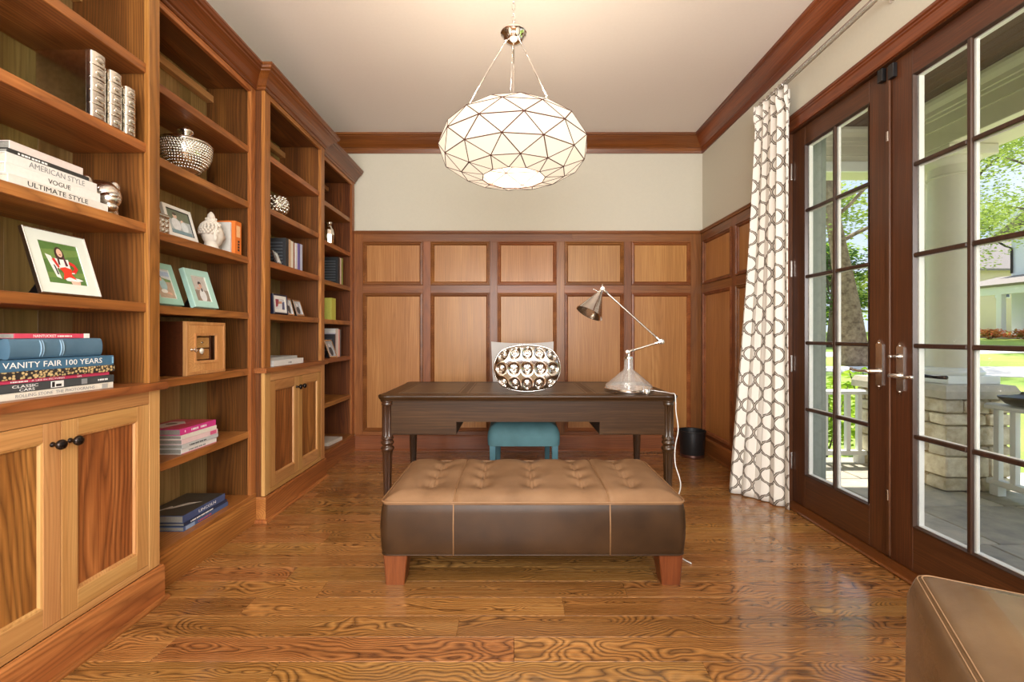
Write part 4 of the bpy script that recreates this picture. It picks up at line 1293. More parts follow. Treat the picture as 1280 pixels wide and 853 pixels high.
GR, GR2 = (84, 122, 58), (110, 140, 70)
cheer = [(GR, R_(0, 0, 1, 1)), (GR2, [(0, .55), (1, .75), (1, .9), (0, .8)]), (GR2, [(0, .12), (1, .2), (1, .32), (0, .25)]),
         ((236, 236, 232), [(.10, .70), (.24, .66), (.36, .12), (.24, .16)]), ((40, 44, 52), [(.24, .46), (.28, .45), (.32, .22), (.28, .22)]),
         ((60, 40, 32), ell(.47, .72, .12, .19)), ((60, 40, 32), [(.37, .72), (.57, .70), (.62, .48), (.52, .44), (.40, .46)]),
         ((238, 236, 234), [(.30, .62), (.46, .60), (.66, .62), (.66, .36), (.36, .36)]),
         ((70, 44, 40), [(.38, .70), (.43, .70), (.42, .46), (.37, .47)]), ((90, 44, 60), [(.53, .68), (.58, .66), (.62, .46), (.55, .44)]),
         ((226, 186, 164), ell(.475, .76, .072, .105)), ((150, 60, 60), ell(.48, .715, .03, .014)),
         ((212, 42, 36), [(.22, .58), (.30, .62), (.38, .42), (.32, .36)]), ((238, 236, 234), [(.20, .56), (.23, .58), (.33, .38), (.30, .36)]),
         ((212, 42, 36), [(.66, .58), (.80, .52), (.86, .40), (.76, .28), (.66, .28), (.68, .34), (.76, .40), (.74, .46), (.64, .50)]),
         ((238, 236, 234), [(.66, .30), (.74, .30), (.72, .27), (.64, .27)]),
         ((238, 236, 236), [(.40, .18), (.80, .16), (.92, .12), (.70, .06), (.46, .08)]),
         ((224, 60, 36), [(.36, .38), (.52, .42), (.68, .38), (.64, .26), (.74, .12), (.56, .18), (.38, .10), (.44, .26)]),
         ((226, 190, 170), [(.56, .09), (.82, .08), (.80, 0), (.58, 0)])]
M_matw = plain('pale_mint_mat', rgb(222, 230, 222), .6, var=.01)
M_silfr = plain('silver_frame', (.74, .74, .73, 1), .22, 1, var=.05)
frame('silver photo frame with wide pale mat around a girl in red cheerleading outfit', (-1.502, 1.448, SH[3] + .002), .212, .225, .0035, .014, M_silfr, cheer, lean=17, rz=0, matc=M_matw, mw=.036)

kids = [((176, 186, 190), R_(0, 0, 1, 1)), ((110, 120, 100), R_(0, .6, 1, 1)), ((222, 226, 230), ell(.32, .40, .2, .28)), ((226, 196, 176), ell(.34, .76, .09, .11)), ((228, 200, 182), ell(.62, .56, .07, .09)),
        ((216, 226, 232), ell(.68, .34, .16, .24)), ((120, 150, 160), R_(.05, 0, .95, .16)), ((80, 66, 56), ell(.33, .84, .09, .06))]
beach = [((206, 216, 226), R_(0, 0, 1, 1)), ((166, 190, 222), R_(0, .78, 1, .94)), ((120, 152, 96), [(0, .62), (.4, .72), (1, .66), (1, .56), (0, .56)]), ((190, 168, 146), R_(0, 0, 1, .58)),
         ((170, 208, 216), ell(.45, .46, .22, .22)), ((70, 52, 44), ell(.32, .72, .12, .09)), ((222, 180, 156), ell(.36, .66, .08, .07)), ((224, 184, 160), [(.3, .28), (.8, .2), (.86, .12), (.3, .18)]), ((240, 240, 238), ell(.4, .24, .2, .07))]
child = [((196, 190, 184), R_(0, 0, 1, 1)), ((150, 134, 120), R_(0, 0, 1, .45)), ((224, 226, 228), ell(.55, .22, .24, .26)), ((56, 46, 42), ell(.50, .72, .12, .08)), ((214, 170, 150), ell(.52, .62, .11, .10)),
         ((206, 160, 140), [(.25, .56), (.45, .52), (.45, .46), (.22, .50)]), ((60, 54, 50), ell(.56, .46, .06, .08))]
M_mint = plain('mint_lacquer', rgb(176, 218, 208), .35, var=.03)
M_mintg = plain('sea_green_lacquer', rgb(156, 204, 190), .35, var=.03)
M_whitefr = plain('white_lacquer', rgb(232, 230, 224), .4, var=.02)
frame('mint photo frame with a beach snapshot, half hidden by the bookcase stile', (-1.575, 2.015, SH[3] + .002), .168, .205, .030, .026, M_mintg, beach, lean=18, rz=2, matc=M_matw, mw=.003, group='mint photo frames')
frame('mint photo frame with a child in white, standing before the knotty side panel', (-1.575, 2.250, SH[3] + .002), .170, .205, .034, .026, M_mint, child, lean=18, rz=-2, matc=M_matw, mw=.003, group='mint photo frames')
frame('white photo frame with two children, leaning beside the white head sculpture', (-1.580, 2.095, SH[2] + .002), .185, .158, .017, .016, M_whitefr, kids, lean=16, rz=0, matc=M_black, mw=.003)
# embossed silver box half behind the stile
eb = thing('embossed_box', 'embossed silver trinket box peeking out behind the bookcase stile', 'box', (-1.582, 1.985, SH[2] + .0005), local=True)
m = MB(); m.box(-.09, 0, 0, .105, 0, .072, .004); m.build('box_body', M_sil2, eb)
m = MB(); m.box(-.093, .003, -.003, .108, .0725, .090, .006); m.build('lid', M_sil2, eb)
for i in range(4):
    for j in range(3):
        MB().sphere((.001, .015 + i * .025, .014 + j * .022), (.004, .010, .009), 8, 6).build('embossed_boss', M_sil2, eb, smooth=True)

# ------------------------------------------------------------------ white serene head sculpture with curled hair
bh = thing('head_sculpture', 'white plaster head sculpture with curled hair and topknot', 'sculpture', (-1.640, 2.455, SH[2] + .0005), rot=(0, 0, math.radians(62)), local=True)
M_plas = plain('white_plaster', rgb(226, 218, 206), .75, var=.04, nscale=60, bump=.15)
def face(d, p):
    q = p.copy()
    if d.x > 0:
        nose = math.exp(-((d.y) / .13) ** 2) * math.exp(-((d.z + .08) / .26) ** 2) * d.x
        q.x += .013 * nose
        lips = math.exp(-(d.y / .24) ** 2) * (math.exp(-((d.z + .50) / .07) ** 2) + .9 * math.exp(-((d.z + .62) / .06) ** 2))
        q.x += .005 * lips
        chin = math.exp(-(d.y / .3) ** 2) * math.exp(-((d.z + .82) / .14) ** 2); q.x += .007 * chin
        for s in (-1, 1):
            sock = math.exp(-((d.y - s * .36) / .17) ** 2) * math.exp(-((d.z - .06) / .10) ** 2); q.x -= .007 * sock
            lid = math.exp(-((d.y - s * .36) / .14) ** 2) * math.exp(-((d.z - .02) / .05) ** 2); q.x += .006 * lid
            brow = math.exp(-((d.y - s * .34) / .22) ** 2) * math.exp(-((d.z - .24) / .06) ** 2); q.x += .004 * brow
    k = 1 - .22 * max(0, -d.z - .1)
    q.y *= k
    return q
m = MB(); m.sphere((.012, 0, .085), (.054, .046, .066), 48, 36, face)
m.lathe([(.040, 0), (.042, .004), (.033, .022), (.030, .05)], (.004, 0, 0), 28)
m.build('face', M_plas, bh, smooth=True)
m = MB()
for j in range(9):
    ph = math.radians(10 + j * 11)
    nn = max(1, int(20 * math.sin(ph)))
    for i in range(nn):
        th = 2 * PI * (i + .5 * (j % 2)) / nn
        x, y, zz = math.sin(ph) * math.cos(th), math.sin(ph) * math.sin(th), math.cos(ph)
        if x > .15 and zz < .80 - .35 * (1 - x): continue
        if zz < -.0 and x > -.1: continue
        m.sphere((.006 + x * .056, y * .052, .095 + zz * .062), .0078, 8, 6)
m.sphere((.004, 0, .160), (.026, .026, .018), 16, 10)
for i in range(9):
    th = 2 * PI * i / 9
    m.sphere((.004 + .021 * math.cos(th), .021 * math.sin(th), .166), .0075, 8, 6)
m.build('curled_hair', M_plas, bh, smooth=True)
m = MB(); m.lathe([(.015, .168), (.019, .178), (.015, .192), (.006, .204), (0, .208)], (.004, 0, 0), 16, cap=False); m.build('topknot', M_plas, bh, smooth=True)
for s in (-1, 1):
    m = MB(); m.sphere((0, s * .050, .078), (.011, .006, .034), 14, 12); m.tube([Vector((.003 + .008 * math.cos(a), s * .0555, .088 + .018 * math.sin(a))) for a in [k * .5 for k in range(10)]], .003, 6)
    m.build('ear', M_plas, bh, smooth=True)

M_or = cloth('orange', rgb(224, 120, 46))
def ox(b):
    band(b, .10, .165, .012, .046, cloth('orange_pale', rgb(240, 190, 140)), 'spine_label')
    for q in range(4): band(b, .022 + q * .016, .034 + q * .016, .018, .034, M_ink, 'spine_print')
book('pale grey book with white edge standing before the orange book', (XB2 - .014, 2.574, SH[2]), .178, .012, .135, cloth('fog', rgb(206, 204, 198)), up=True, pages=M_paperw)
book('bright orange hardback standing by the side panel of the second bay', (XB2 + .004, 2.636, SH[2]), .190, .060, .150, M_or, up=True, extra=ox)

# ------------------------------------------------------------------ silver hobnail jar
jar = thing('lidded_jar', 'silver hobnail bowl jar with domed lid and knob', 'jar', (-1.672, 2.315, SH[1] + .0005), local=True)
jp = [(.046, 0), (.048, .004), (.040, .010), (.030, .022), (.032, .034), (.062, .052), (.092, .084), (.108, .122), (.112, .158), (.112, .176), (.108, .180)]
MB().lathe(jp, n=48).build('bowl', M_silver, jar, smooth=True)
m = MB()
for j in range(11):
    z_ = .052 + j * .0118
    t = 0; r = None
    for k in range(len(jp) - 1):
        if jp[k][1] <= z_ <= jp[k + 1][1]:
            a = (z_ - jp[k][1]) / max(1e-6, jp[k + 1][1] - jp[k][1]); r = jp[k][0] + a * (jp[k + 1][0] - jp[k][0])
    if r is None: continue
    nn = int(2 * PI * r / .0125)
    for i in range(nn):
        th = 2 * PI * (i + .5 * (j % 2)) / nn
        m.sphere((r * math.cos(th), r * math.sin(th), z_), .0060, 6, 4)
ho = m.build('hobnails', M_silver, jar, smooth=True, kind='stuff')
MB().lathe([(.114, .180), (.117, .184), (.112, .190), (.080, .204), (.040, .216), (.022, .222), (.018, .228), (.032, .238), (.037, .249), (.031, .262), (.016, .269), (0, .270)], n=48).build('lid', M_silver, jar, smooth=True)
MB().tube([(.115 * math.cos(2 * PI * k / 48), .115 * math.sin(2 * PI * k / 48), .180) for k in range(48)], .004, 6, closed=True).build('rim_bead', M_silver, jar, smooth=True)

# ------------------------------------------------------------------ burl box with a glazed door
bx = thing('burl_box', 'burl wood chest with glazed door showing small drawers and a key', 'box', (-1.570, 2.180, .9225), local=True)
BWd, BH, BD = .294, .263, .225
m = MB(); m.box(-BD, -.018, 0, .012, 0, BH, .001); m.box(-BD, -.018, BWd - .012, BWd, 0, BH, .001); m.box(-BD, -.018, .012, BWd - .012, BH - .012, BH, .001); m.box(-BD, -.018, .012, BWd - .012, 0, .012, .001); m.box(-BD, -BD + .01, .012, BWd - .012, .012, BH - .012)
m.build('case', W('burld', 'Z'), bx)
P = lambda u, v, q: (q, u, v)
MB().nested([(0, BWd, 0, BH, -.018), (0, BWd, 0, BH, -.002), (.002, BWd - .002, .002, BH - .002, 0), (.014, BWd - .014, .014, BH - .014, 0), (.017, BWd - .017, .017, BH - .017, -.003)], P).build('edge_band', W('light', 'Z'), bx)
dr_ = MB().nested([(.017, BWd - .017, .017, BH - .017, -.003), (.060, BWd - .060, .056, BH - .056, -.003), (.060, BWd - .060, .056, BH - .056, -.018)], P).build('door_frame', W('burl', 'Z'), bx)
MB().nested([(.060, BWd - .060, .056, BH - .056, -.003), (.060, BWd - .060, .056, BH - .056, .001), (.072, BWd - .072, .068, BH - .068, -.001), (.072, BWd - .072, .068, BH - .068, -.012)], P).build('glazing_frame', W('light', 'Z'), dr_)
MB().box(-.011, -.009, .070, BWd - .070, .066, BH - .066).build('pane', M_glass, dr_)
for k in range(4):
    z0 = .016 + k * .058
    d_ = MB().box(-.19, -.026, .016, .200, z0, z0 + .053, .001).build('drawer', W('burl', 'Y'), bx)
    MB().sphere((-.022, .140, z0 + .027), .005, 10, 8).build('knob', M_nickel, d_, smooth=True)
MB().box(-.19, -.024, .200, .212, .014, BH - .014).build('divider', W('door', 'Z'), bx)
m = MB(); m.lathe([(.008, 0), (.008, .002), (.003, .003), (.003, .018)], (-.003, .038, .125), 12, (1, 0, 0))
m.tube([(.018, .038 + .010 * math.cos(a), .125 + .010 * math.sin(a)) for a in [2 * PI * k / 12 for k in range(12)]], .002, 6, closed=True)
m.build('key', M_nickel, dr_, smooth=True)
m = MB(); m.lathe([(.012, 0), (.015, .004), (.012, .010), (0, .012)], (-.001, .100, .118), 14, (1, 0, 0)); m.build('rosette', plain('pearl', rgb(232, 228, 214), .25, .3), dr_, smooth=True)

# ------------------------------------------------------------------ books on the first ledge
gl = 'coffee-table books stacked on the cupboard ledge'
z = .922
def lg(b):
    band(b, .335, .358, .002, .018, cloth('label_grey', rgb(176, 176, 172)), 'spine_label')
book('cream book with faint grey capitals at the foot of the ledge stack', (XB1 + .012, 1.335, z), .382, .022, .28, cloth('cream', rgb(230, 224, 210)), group=gl,
     title=[('ROLLING STONE  THE PHOTOGRAPHS', .045, .28, .48, M_inkg, .26)], extra=lg); z += .022
def cc_(b):
    band(b, .150, .192, .003, .024, M_paperw, 'spine_picture'); band(b, .153, .162, .005, .022, M_ink, 'spine_picture', .0009); band(b, .166, .184, .006, .014, M_ink, 'spine_picture', .0009)
    band(b, .255, .276, .004, .022, M_inkg, 'spine_label')
book('charcoal book with white lettering over a pair of lines under the pink paperback', (XB1 + .013, 1.335, z), .384, .027, .28, cloth('charcoal', rgb(66, 70, 72)), group=gl, pages=M_pageg,
     title=[('CLASSIC', .035, .52, .34, M_inkw, .075), ('CARS', .055, .10, .34, M_inkw, .045), ('#6', .318, .34, .3, M_inkw, .04)], extra=cc_); z += .027
book('thin pink paperback pressed between dark books in the ledge stack', (XB1 + .006, 1.337, z), .370, .012, .25, cloth('pink', rgb(206, 62, 98)), group=gl, soft=True,
     title=[('#9', .035, .22, .5, M_inkw, .05), ('A LIFE IN PICTURES', .095, .22, .5, M_inkw, .105), ('LIFE', .245, .22, .5, M_inkw, .016)]); z += .012
m_, t_, o_ = nt_new('cover_blossom'); pb_ = bsdf(t_, o_, rgb(60, 54, 50), .5)
tcx = N(t_, 'ShaderNodeTexCoord'); vx = N(t_, 'ShaderNodeTexVoronoi'); vx.inputs['Scale'].default_value = 110; t_.links.new(tcx.outputs['Object'], vx.inputs['Vector'])
rx_ = ramp(t_, [(.0, rgb(226, 206, 150)), (.42, rgb(196, 170, 120)), (.55, rgb(48, 44, 44))]); t_.links.new(vx.outputs['Distance'], rx_.inputs[0]); t_.links.new(rx_.outputs[0], pb_.inputs['Base Color'])
book('black book with golden blossom pattern below the lettered blue book', (XB1 + .014, 1.335, z), .386, .025, .27, m_, group=gl, pages=M_pageg); z += .025
book('mid-blue book with large white serif-like capitals along its spine', (XB1 + .013, 1.322, z), .396, .036, .28, cloth('denim', rgb(66, 108, 138)), group=gl,
     title=[('VANITY FAIR 100 YEARS', .022, .28, .55, M_inkw, .325)], extra=lambda b: band(b, .388, .395, .006, .03, cloth('sky', rgb(130, 176, 204)), 'spine_label')); z += .036
def rb_(b):
    for y in (.090, .155):
        for o in (0, .007):
            MB().tube([(-.008 + .014 * math.cos(a), y + o,   .0325 + .0285 * math.sin(a)) for a in [-PI / 2 + PI * q / 10 for q in range(11)]], .0026, 6).build('raised_band', cloth('blue_leather_pale', rgb(120, 152, 176), .4), b, smooth=True)
book('thick blue leather-bound album with raised spine bands', (XB1 + .002, 1.371, z), .308, .065, .25, leather('blue_leather', rgb(92, 124, 146), rgb(70, 100, 122), .4), group=gl, rounded=True,
     pages=plain('gilt_pages', rgb(176, 146, 98), .6, var=.2, nscale=300), extra=rb_); z += .065
book('slim crimson paperback with white tail lying on the blue leather album', (XB1 - .004, 1.392, z), .246, .016, .21, cloth('crimson', rgb(212, 74, 100)), group=gl, soft=True, pages=M_pageg,
     title=[('NANTUCKET', .055, .22, .58, M_inkw, .072), ('#8', .132, .26, .42, M_inkw, .05)], extra=lambda b: band(b, .224, .246, .0, .016, M_paperw, 'spine_band'))

# ------------------------------------------------------------------ stack of magazines (second bay)
gm = 'pink and white books stacked on the lower shelf of the second bay'
z = .552
specs = [('white book with a thin pink hem at the foot of the pink stack', .026, (228, 226, 222), .255, 0, (214, 120, 140)),
         ('grey-white book with dark lettering second from the foot of the pink stack', .020, (196, 198, 198), .262, .004, None),
         ('pale pink book with rosy end in the middle of the pink stack', .024, (232, 204, 204), .262, .002, (220, 96, 140)),
         ('plain ivory book beneath the magenta book', .020, (230, 224, 212), .256, 0, None)]
for k, (lb, T, c, ln_, dx, hem) in enumerate(specs):
    def ex(b, T=T, hem=hem, ln_=ln_, k=k):
        if hem and k == 2: band(b, ln_ - .06, ln_ - .012, .003, T - .003, cloth('rosy', rgb(*hem)), 'spine_label')
        if hem and k == 0: band(b, 0, ln_, 0, .003, cloth('hem', rgb(*hem)), 'spine_band')
    book(lb, (XB2 + .005 + dx, 2.160, z), ln_, T, .215, cloth('mag%d' % k, rgb(*c)), group=gm, pages=M_pageg, extra=ex,
         title=[('#12', .05, .25, .4, M_ink if k == 1 else M_inkg, .12)] if k in (0, 1) else None)
    z += T
def cov(b):
    pts = [((200, 70, 90), R_(0, 0, 1, 1)), ((216, 206, 200), [(.1, .2), (.5, .1), (.7, .5), (.4, .8), (.15, .7)]), ((180, 44, 80), [(.5, .1), (.9, .2), (.8, .6), (.6, .5)]), ((110, 90, 80), ell(.35, .5, .12, .1))]
    for k, (c, poly) in enumerate(pts):
        MB().add([(-.212 + a * .209, .003 + q * .252, .0304 + k * .0002) for a, q in poly], [tuple(range(len(poly)))]).build('cover_picture', inkm(c), b, fixn=False)
book('magenta book with a pictorial red cover topping the pink stack', (XB2 + .001, 2.158, z), .258, .030, .215, cloth('magenta', rgb(208, 60, 138)), group=gm, pages=M_pageg,
     title=[('#5', .075, .32, .42, M_inkw, .05), ('#5', .14, .32, .42, M_inkw, .045), ('#1', .03, .32, .42, M_inkw, .01)], extra=cov)

gb = 'dark blue books stacked on the lowest shelf of the second bay'
z = .175
book('blue book with pale lettering lying at the bottom of the dark stack', (XB2 - .002, 2.185, z), .338, .022, .215, cloth('navy_pale', rgb(78, 98, 140)), group=gb, pages=M_pageg,
     title=[('#9', .10, .25, .45, inkm((200, 90, 100)), .10)], extra=lambda b: band(b, .012, .075, .002, .020, cloth('ice', rgb(150, 172, 204)), 'spine_label')); z += .022
book('slim navy book with bold white title between two blue books', (XB2 - .004, 2.190, z), .328, .016, .215, cloth('navy', rgb(40, 50, 78)), group=gb, pages=M_pageg,
     title=[('#16', .045, .24, .55, M_inkw, .17)]); z += .016
def lin_(b):
    MB().box(-.206, -.003, .002, .316, .0358, .0362).build('cover_picture', inkm((66, 62, 56)), b)
    for poly in ([(.25, .25), (.55, .55), (.62, .86), (.48, .66), (.30, .42)], [(.20, .16), (.40, .30), (.36, .38), (.18, .22)]):
        MB().add([(-.206 + q * .20, .002 + a * .31, .0365) for a, q in poly], [tuple(range(len(poly)))]).build('cover_picture', inkm((214, 208, 196)), b, fixn=False)
book('large dark book with a winged picture cover on the lowest shelf', (XB2 - .008, 2.188, z), .318, .036, .21, cloth('slate_blue', rgb(70, 84, 124)), group=gb, pages=M_pageg,
     title=[('LINCOLN', .11, .30, .42, M_inkw, .13)], extra=lin_)

# ------------------------------------------------------------------ third bay
XB3 = XB1
sv = thing('scalloped_vase', 'round silver vase with scalloped scales on the upper shelf of the third bay', 'vase', (-1.600, 3.06, SH[1] + .0005), local=True)
sp_p = [(.030, 0), (.032, .004), (.026, .012), (.030, .022), (.052, .040), (.066, .070), (.068, .095), (.058, .122), (.042, .138), (.038, .142)]
MB().lathe(sp_p, n=36, cap=True).build('vase_body', M_silver, sv, smooth=True)
m = MB()
for j in range(6):
    z_ = .040 + j * .0185; r = .070 * math.sqrt(max(.1, 1 - ((z_ - .085) / .072) ** 2))
    for i in range(12):
        th = 2 * PI * (i + .5 * (j % 2)) / 12
        m.sphere((r * math.cos(th), r * math.sin(th), z_), (.012, .012, .010), 8, 6)
m.build('scales', M_silver, sv, smooth=True)

def ridge(n, D, h, T):
    def ex(b):
        for k in range(n):
            y = h * (.12 + .8 * k / n)
            MB().box(-D + .012, -.02, y, y + h * .05, T - .0004, T + .003, .001).build('embossed_line', plain('embossed_slate', rgb(84, 90, 96), .4), b)
    return ex
def upright(items, xs, y, z, group):
    for (lb, T, h, D, c, dx, nr) in items:
        ex = None
        if nr: ex = ridge(nr, D, h, T)
        book(lb, (xs + dx, y + T, z), h, T, D, cloth('u%d_%d_%d' % c, rgb(*c)), up=True, group=group, extra=ex)
        y += T + .0012
gu = 'books standing on the third shelf of the third bay'
items = [('black hardback with raised lines across its cover in the third bay', .040, .190, .20, (46, 48, 52), 0, 7),
         ('beige patterned book next to the raised-line black hardback', .038, .192, .17, (206, 172, 138), -.004, 0),
         ('ivory book with thin spine between the beige and rust books', .036, .188, .16, (230, 224, 212), -.006, 0),
         ('narrow rust brown book beside the ivory book', .030, .184, .16, (160, 108, 88), -.010, 0),
         ('light grey book between the rust and violet books', .030, .186, .16, (206, 206, 206), -.006, 0),
         ('violet striped book second from the end of the third bay row', .034, .190, .16, (104, 92, 160), -.004, 0),
         ('pale blue book ending the row in the third bay', .034, .192, .16, (188, 198, 220), -.004, 0)]
upright(items, XB3, 3.035, SH[2], gu)
frame('small silver photo frame leaning on the raised-line black hardback', (-1.512, 2.905, SH[2] + .002), .075, .085, .009, .010, M_silfr, [((190, 190, 190), R_(0, 0, 1, 1)), ((120, 110, 100), ell(.5, .5, .25, .3))], lean=20, rz=8)
fam = [((214, 214, 220), R_(0, 0, 1, 1)), ((150, 60, 80), [(0, .2), (.35, .3), (.4, .95), (0, .95)]), ((224, 226, 232), ell(.5, .3, .22, .36)), ((204, 150, 120), [(.3, .5), (.75, .6), (.7, .8), (.35, .75)]), ((80, 90, 130), [(.7, 0), (1, 0), (1, .8), (.75, .7)])]
frame('deep navy box frame with white mat around a colourful snapshot', (-1.512, 2.868, SH[3] + .003), .178, .128, .010, .035, plain('navy_lacquer', rgb(40, 40, 62), .4), fam, lean=4, rz=0, matc=M_paperw, mw=.020, stand=False)
bw = [((170, 172, 176), R_(0, 0, 1, 1)), ((70, 72, 78), ell(.5, .35, .28, .3)), ((206, 206, 208), ell(.5, .72, .16, .13))]
frame('narrow silver frame with a grey portrait, next to the navy box frame', (-1.520, 3.060, SH[3] + .002), .092, .118, .010, .012, M_silfr, bw, lean=14, rz=0, group='narrow silver frames')
frame('narrow silver frame with a grey portrait, standing last on its shelf', (-1.520, 3.185, SH[3] + .002), .100, .118, .011, .012, M_silfr, bw, lean=17, rz=-4, group='narrow silver frames')
z = .922
book('white slipcased book lying at the foot of the ledge pair in the third bay', (-1.505, 2.842, z), .405, .036, .25, cloth('frost', rgb(222, 222, 220)), pages=M_paperw, title=[('#4', .19, .3, .35, M_inkg, .05)])
book('silver grey book lying on the white slipcased book', (-1.522, 2.838, z + .036), .352, .020, .23, cloth('silvergrey', rgb(170, 172, 170)), pages=M_pageg)

# ------------------------------------------------------------------ corner bay
XB4 = XB2
dv = thing('decanter', 'slender faceted silver decanter in the corner bay', 'decanter', (-1.640, 4.035, SH[1] + .0005), local=True)
MB().lathe([(.030, 0), (.032, .004), (.040, .06), (.043, .10), (.036, .145), (.020, .168), (.017, .180), (.020, .184)], n=8).build('bottle', M_silver, dv)
MB().lathe([(.012, .184), (.016, .192), (.024, .205), (.018, .220), (0, .226)], n=12).build('stopper', M_silver, dv, smooth=True)
gq = 'books standing on the third shelf of the corner bay'
upright([('tall black hardback with raised lines in the corner bay', .050, .242, .22, (42, 46, 50), 0, 8),
         ('white book with a pink spine beside the tall black hardback', .042, .246, .19, (236, 214, 206), -.004, 0),
         ('olive green book ending the row in the corner bay', .040, .250, .19, (150, 160, 84), -.004, 0)], XB4, 4.085, SH[2], gq)
book('lime green hardback standing alone in the corner bay', (XB4, 4.040, SH[3]), .190, .095, .16, cloth('lime', rgb(202, 206, 96)), up=True, extra=None)
ge = 'books standing on the ledge shelf of the corner bay'
upright([('black picture book behind the leaning grey frame', .022, .205, .20, (50, 50, 56), .0, 5),
         ('lilac grey book beside the black picture book', .022, .215, .19, (190, 184, 198), -.002, 0),
         ('broad white book taller than its neighbours in the corner bay', .070, .256, .20, (232, 230, 226), -.010, 0),
         ('coral and white book next to the broad white book', .026, .250, .19, (232, 170, 160), -.008, 0),
         ('black and white speckled book ending the corner ledge row', .026, .248, .19, (110, 110, 112), -.008, 0)], XB4, 4.010, .922, ge)
frame('grey metal photo frame leaning against the black picture book', (-1.572, 3.885, .924), .105, .165, .012, .010, M_silfr, bw, lean=22, rz=-14)
ip = thing('catalogue', 'thick pale grey catalogue lying open-side out on the lowest corner shelf', 'catalogue', (-1.575, 3.86, .1755), rot=(0, 0, math.radians(-6)), local=True)
MB().box(-.16, 0, 0, .24, 0, .004, .001).build('cover', cloth('putty', rgb(206, 204, 196)), ip)
MB().box(-.158, -.004, .003, .237, .004, .026, .001).build('pages', M_page, ip)
MB().box(-.16, 0, 0, .24, .026, .030, .001).build('cover', cloth('putty', rgb(206, 204, 196)), ip)
MB().box(-.003, .001, 0, .24, .004, .026).build('spine', cloth('putty', rgb(206, 204, 196)), ip)
# ================================================================== PORCH AND GARDEN
PZ = -.05
# outer face of the house wall
ex = MB()
ex.box(2.0, 2.06, DY1 + .12, 4.9, -.3, 3.1); ex.box(2.0, 2.06, -1.5, DY0 - .12, -.3, 3.1); ex.box(2.0, 2.06, DY0 - .12, DY1 + .12, DZ1 + .12, 3.1)
ex.build('wall_outside', plain('pale_siding', rgb(196, 194, 180), .7, var=.03), None, kind='structure')
pf = MB().box(1.99, 3.86, -1.5, 4.36, -.35, PZ - .03).build('floor_porch', plain('porch_mortar', rgb(120, 116, 106), .9, var=.1, nscale=50), None, kind='structure')
def stone_mat(name, a, b, rough=.75, sc_=6, bump=.5):
    m, t, out = nt_new(name)
    bs = bsdf(t, out, a, rough, 0, .35)
    tc = N(t, 'ShaderNodeTexCoord'); oi = N(t, 'ShaderNodeObjectInfo')
    ad = N(t, 'ShaderNodeVectorMath', operation='ADD'); ml = N(t, 'ShaderNodeVectorMath', operation='MULTIPLY'); ml.inputs[1].default_value = (13, 17, 11)
    t.links.new(oi.outputs['Random'], ml.inputs[0]); t.links.new(tc.outputs['Object'], ad.inputs[0]); t.links.new(ml.outputs[0], ad.inputs[1])
    nz = N(t, 'ShaderNodeTexNoise'); nz.inputs['Scale'].default_value = sc_; nz.inputs['Detail'].default_value = 8; nz.inputs['Roughness'].default_value = .65
    t.links.new(ad.outputs[0], nz.inputs['Vector'])
    r = ramp(t, [(.32, b), (.66, a)]); t.links.new(nz.outputs['Fac'], r.inputs[0])
    hs = N(t, 'ShaderNodeHueSaturation'); mr = N(t, 'ShaderNodeMapRange'); mr.inputs[3].default_value = .82; mr.inputs[4].default_value = 1.15
    t.links.new(oi.outputs['Random'], mr.inputs[0]); t.links.new(mr.outputs[0], hs.inputs['Value']); t.links.new(r.outputs[0], hs.inputs['Color']); t.links.new(hs.outputs[0], bs.inputs['Base Color'])
    bp = N(t, 'ShaderNodeBump'); bp.inputs['Strength'].default_value = bump; bp.inputs['Distance'].default_value = .01
    t.links.new(nz.outputs['Fac'], bp.inputs['Height']); t.links.new(bp.outputs[0], bs.inputs['Normal'])
    return m
M_blue = stone_mat('bluestone', rgb(192, 182, 162), rgb(146, 142, 132), .55, 5, .5)
M_lime = stone_mat('limestone', rgb(236, 226, 202), rgb(196, 178, 146), .85, 14, 1.0)
M_cap = plain('cast_stone', rgb(190, 180, 160), .8, var=.08, nscale=25, bump=.2)
rf = random.Random(3)
y = -1.5
while y < 4.36:
    h = rf.uniform(.42, .68); y2 = min(4.36, y + h)
    if 4.36 - y2 < .2: y2 = 4.36
    x = 2.06
    while x < 3.86:
        w = rf.uniform(.4, .85); x2 = min(3.86, x + w)
        if 3.86 - x2 < .2: x2 = 3.86
        MB().box(x + .005, x2 - .005, y + .005, y2 - .005, PZ - .03, PZ - rf.uniform(0, .003), .004).build('flagstone', M_blue, pf)
        x = x2
    y = y2
# porch ceiling: narrow boards
pc = MB()
for k in range(22):
    x = 2.06 + k * .082
    pc.box(x + .001, x + .080, -1.5, 4.3, 2.95, 2.97, .003)
pcl = pc.build('ceiling_porch', W('porch', 'Y'), None, kind='structure')
B('porch_deck', M_black, pcl, 2.0, 3.9, -1.5, 4.3, 2.972, 3.0, 0)
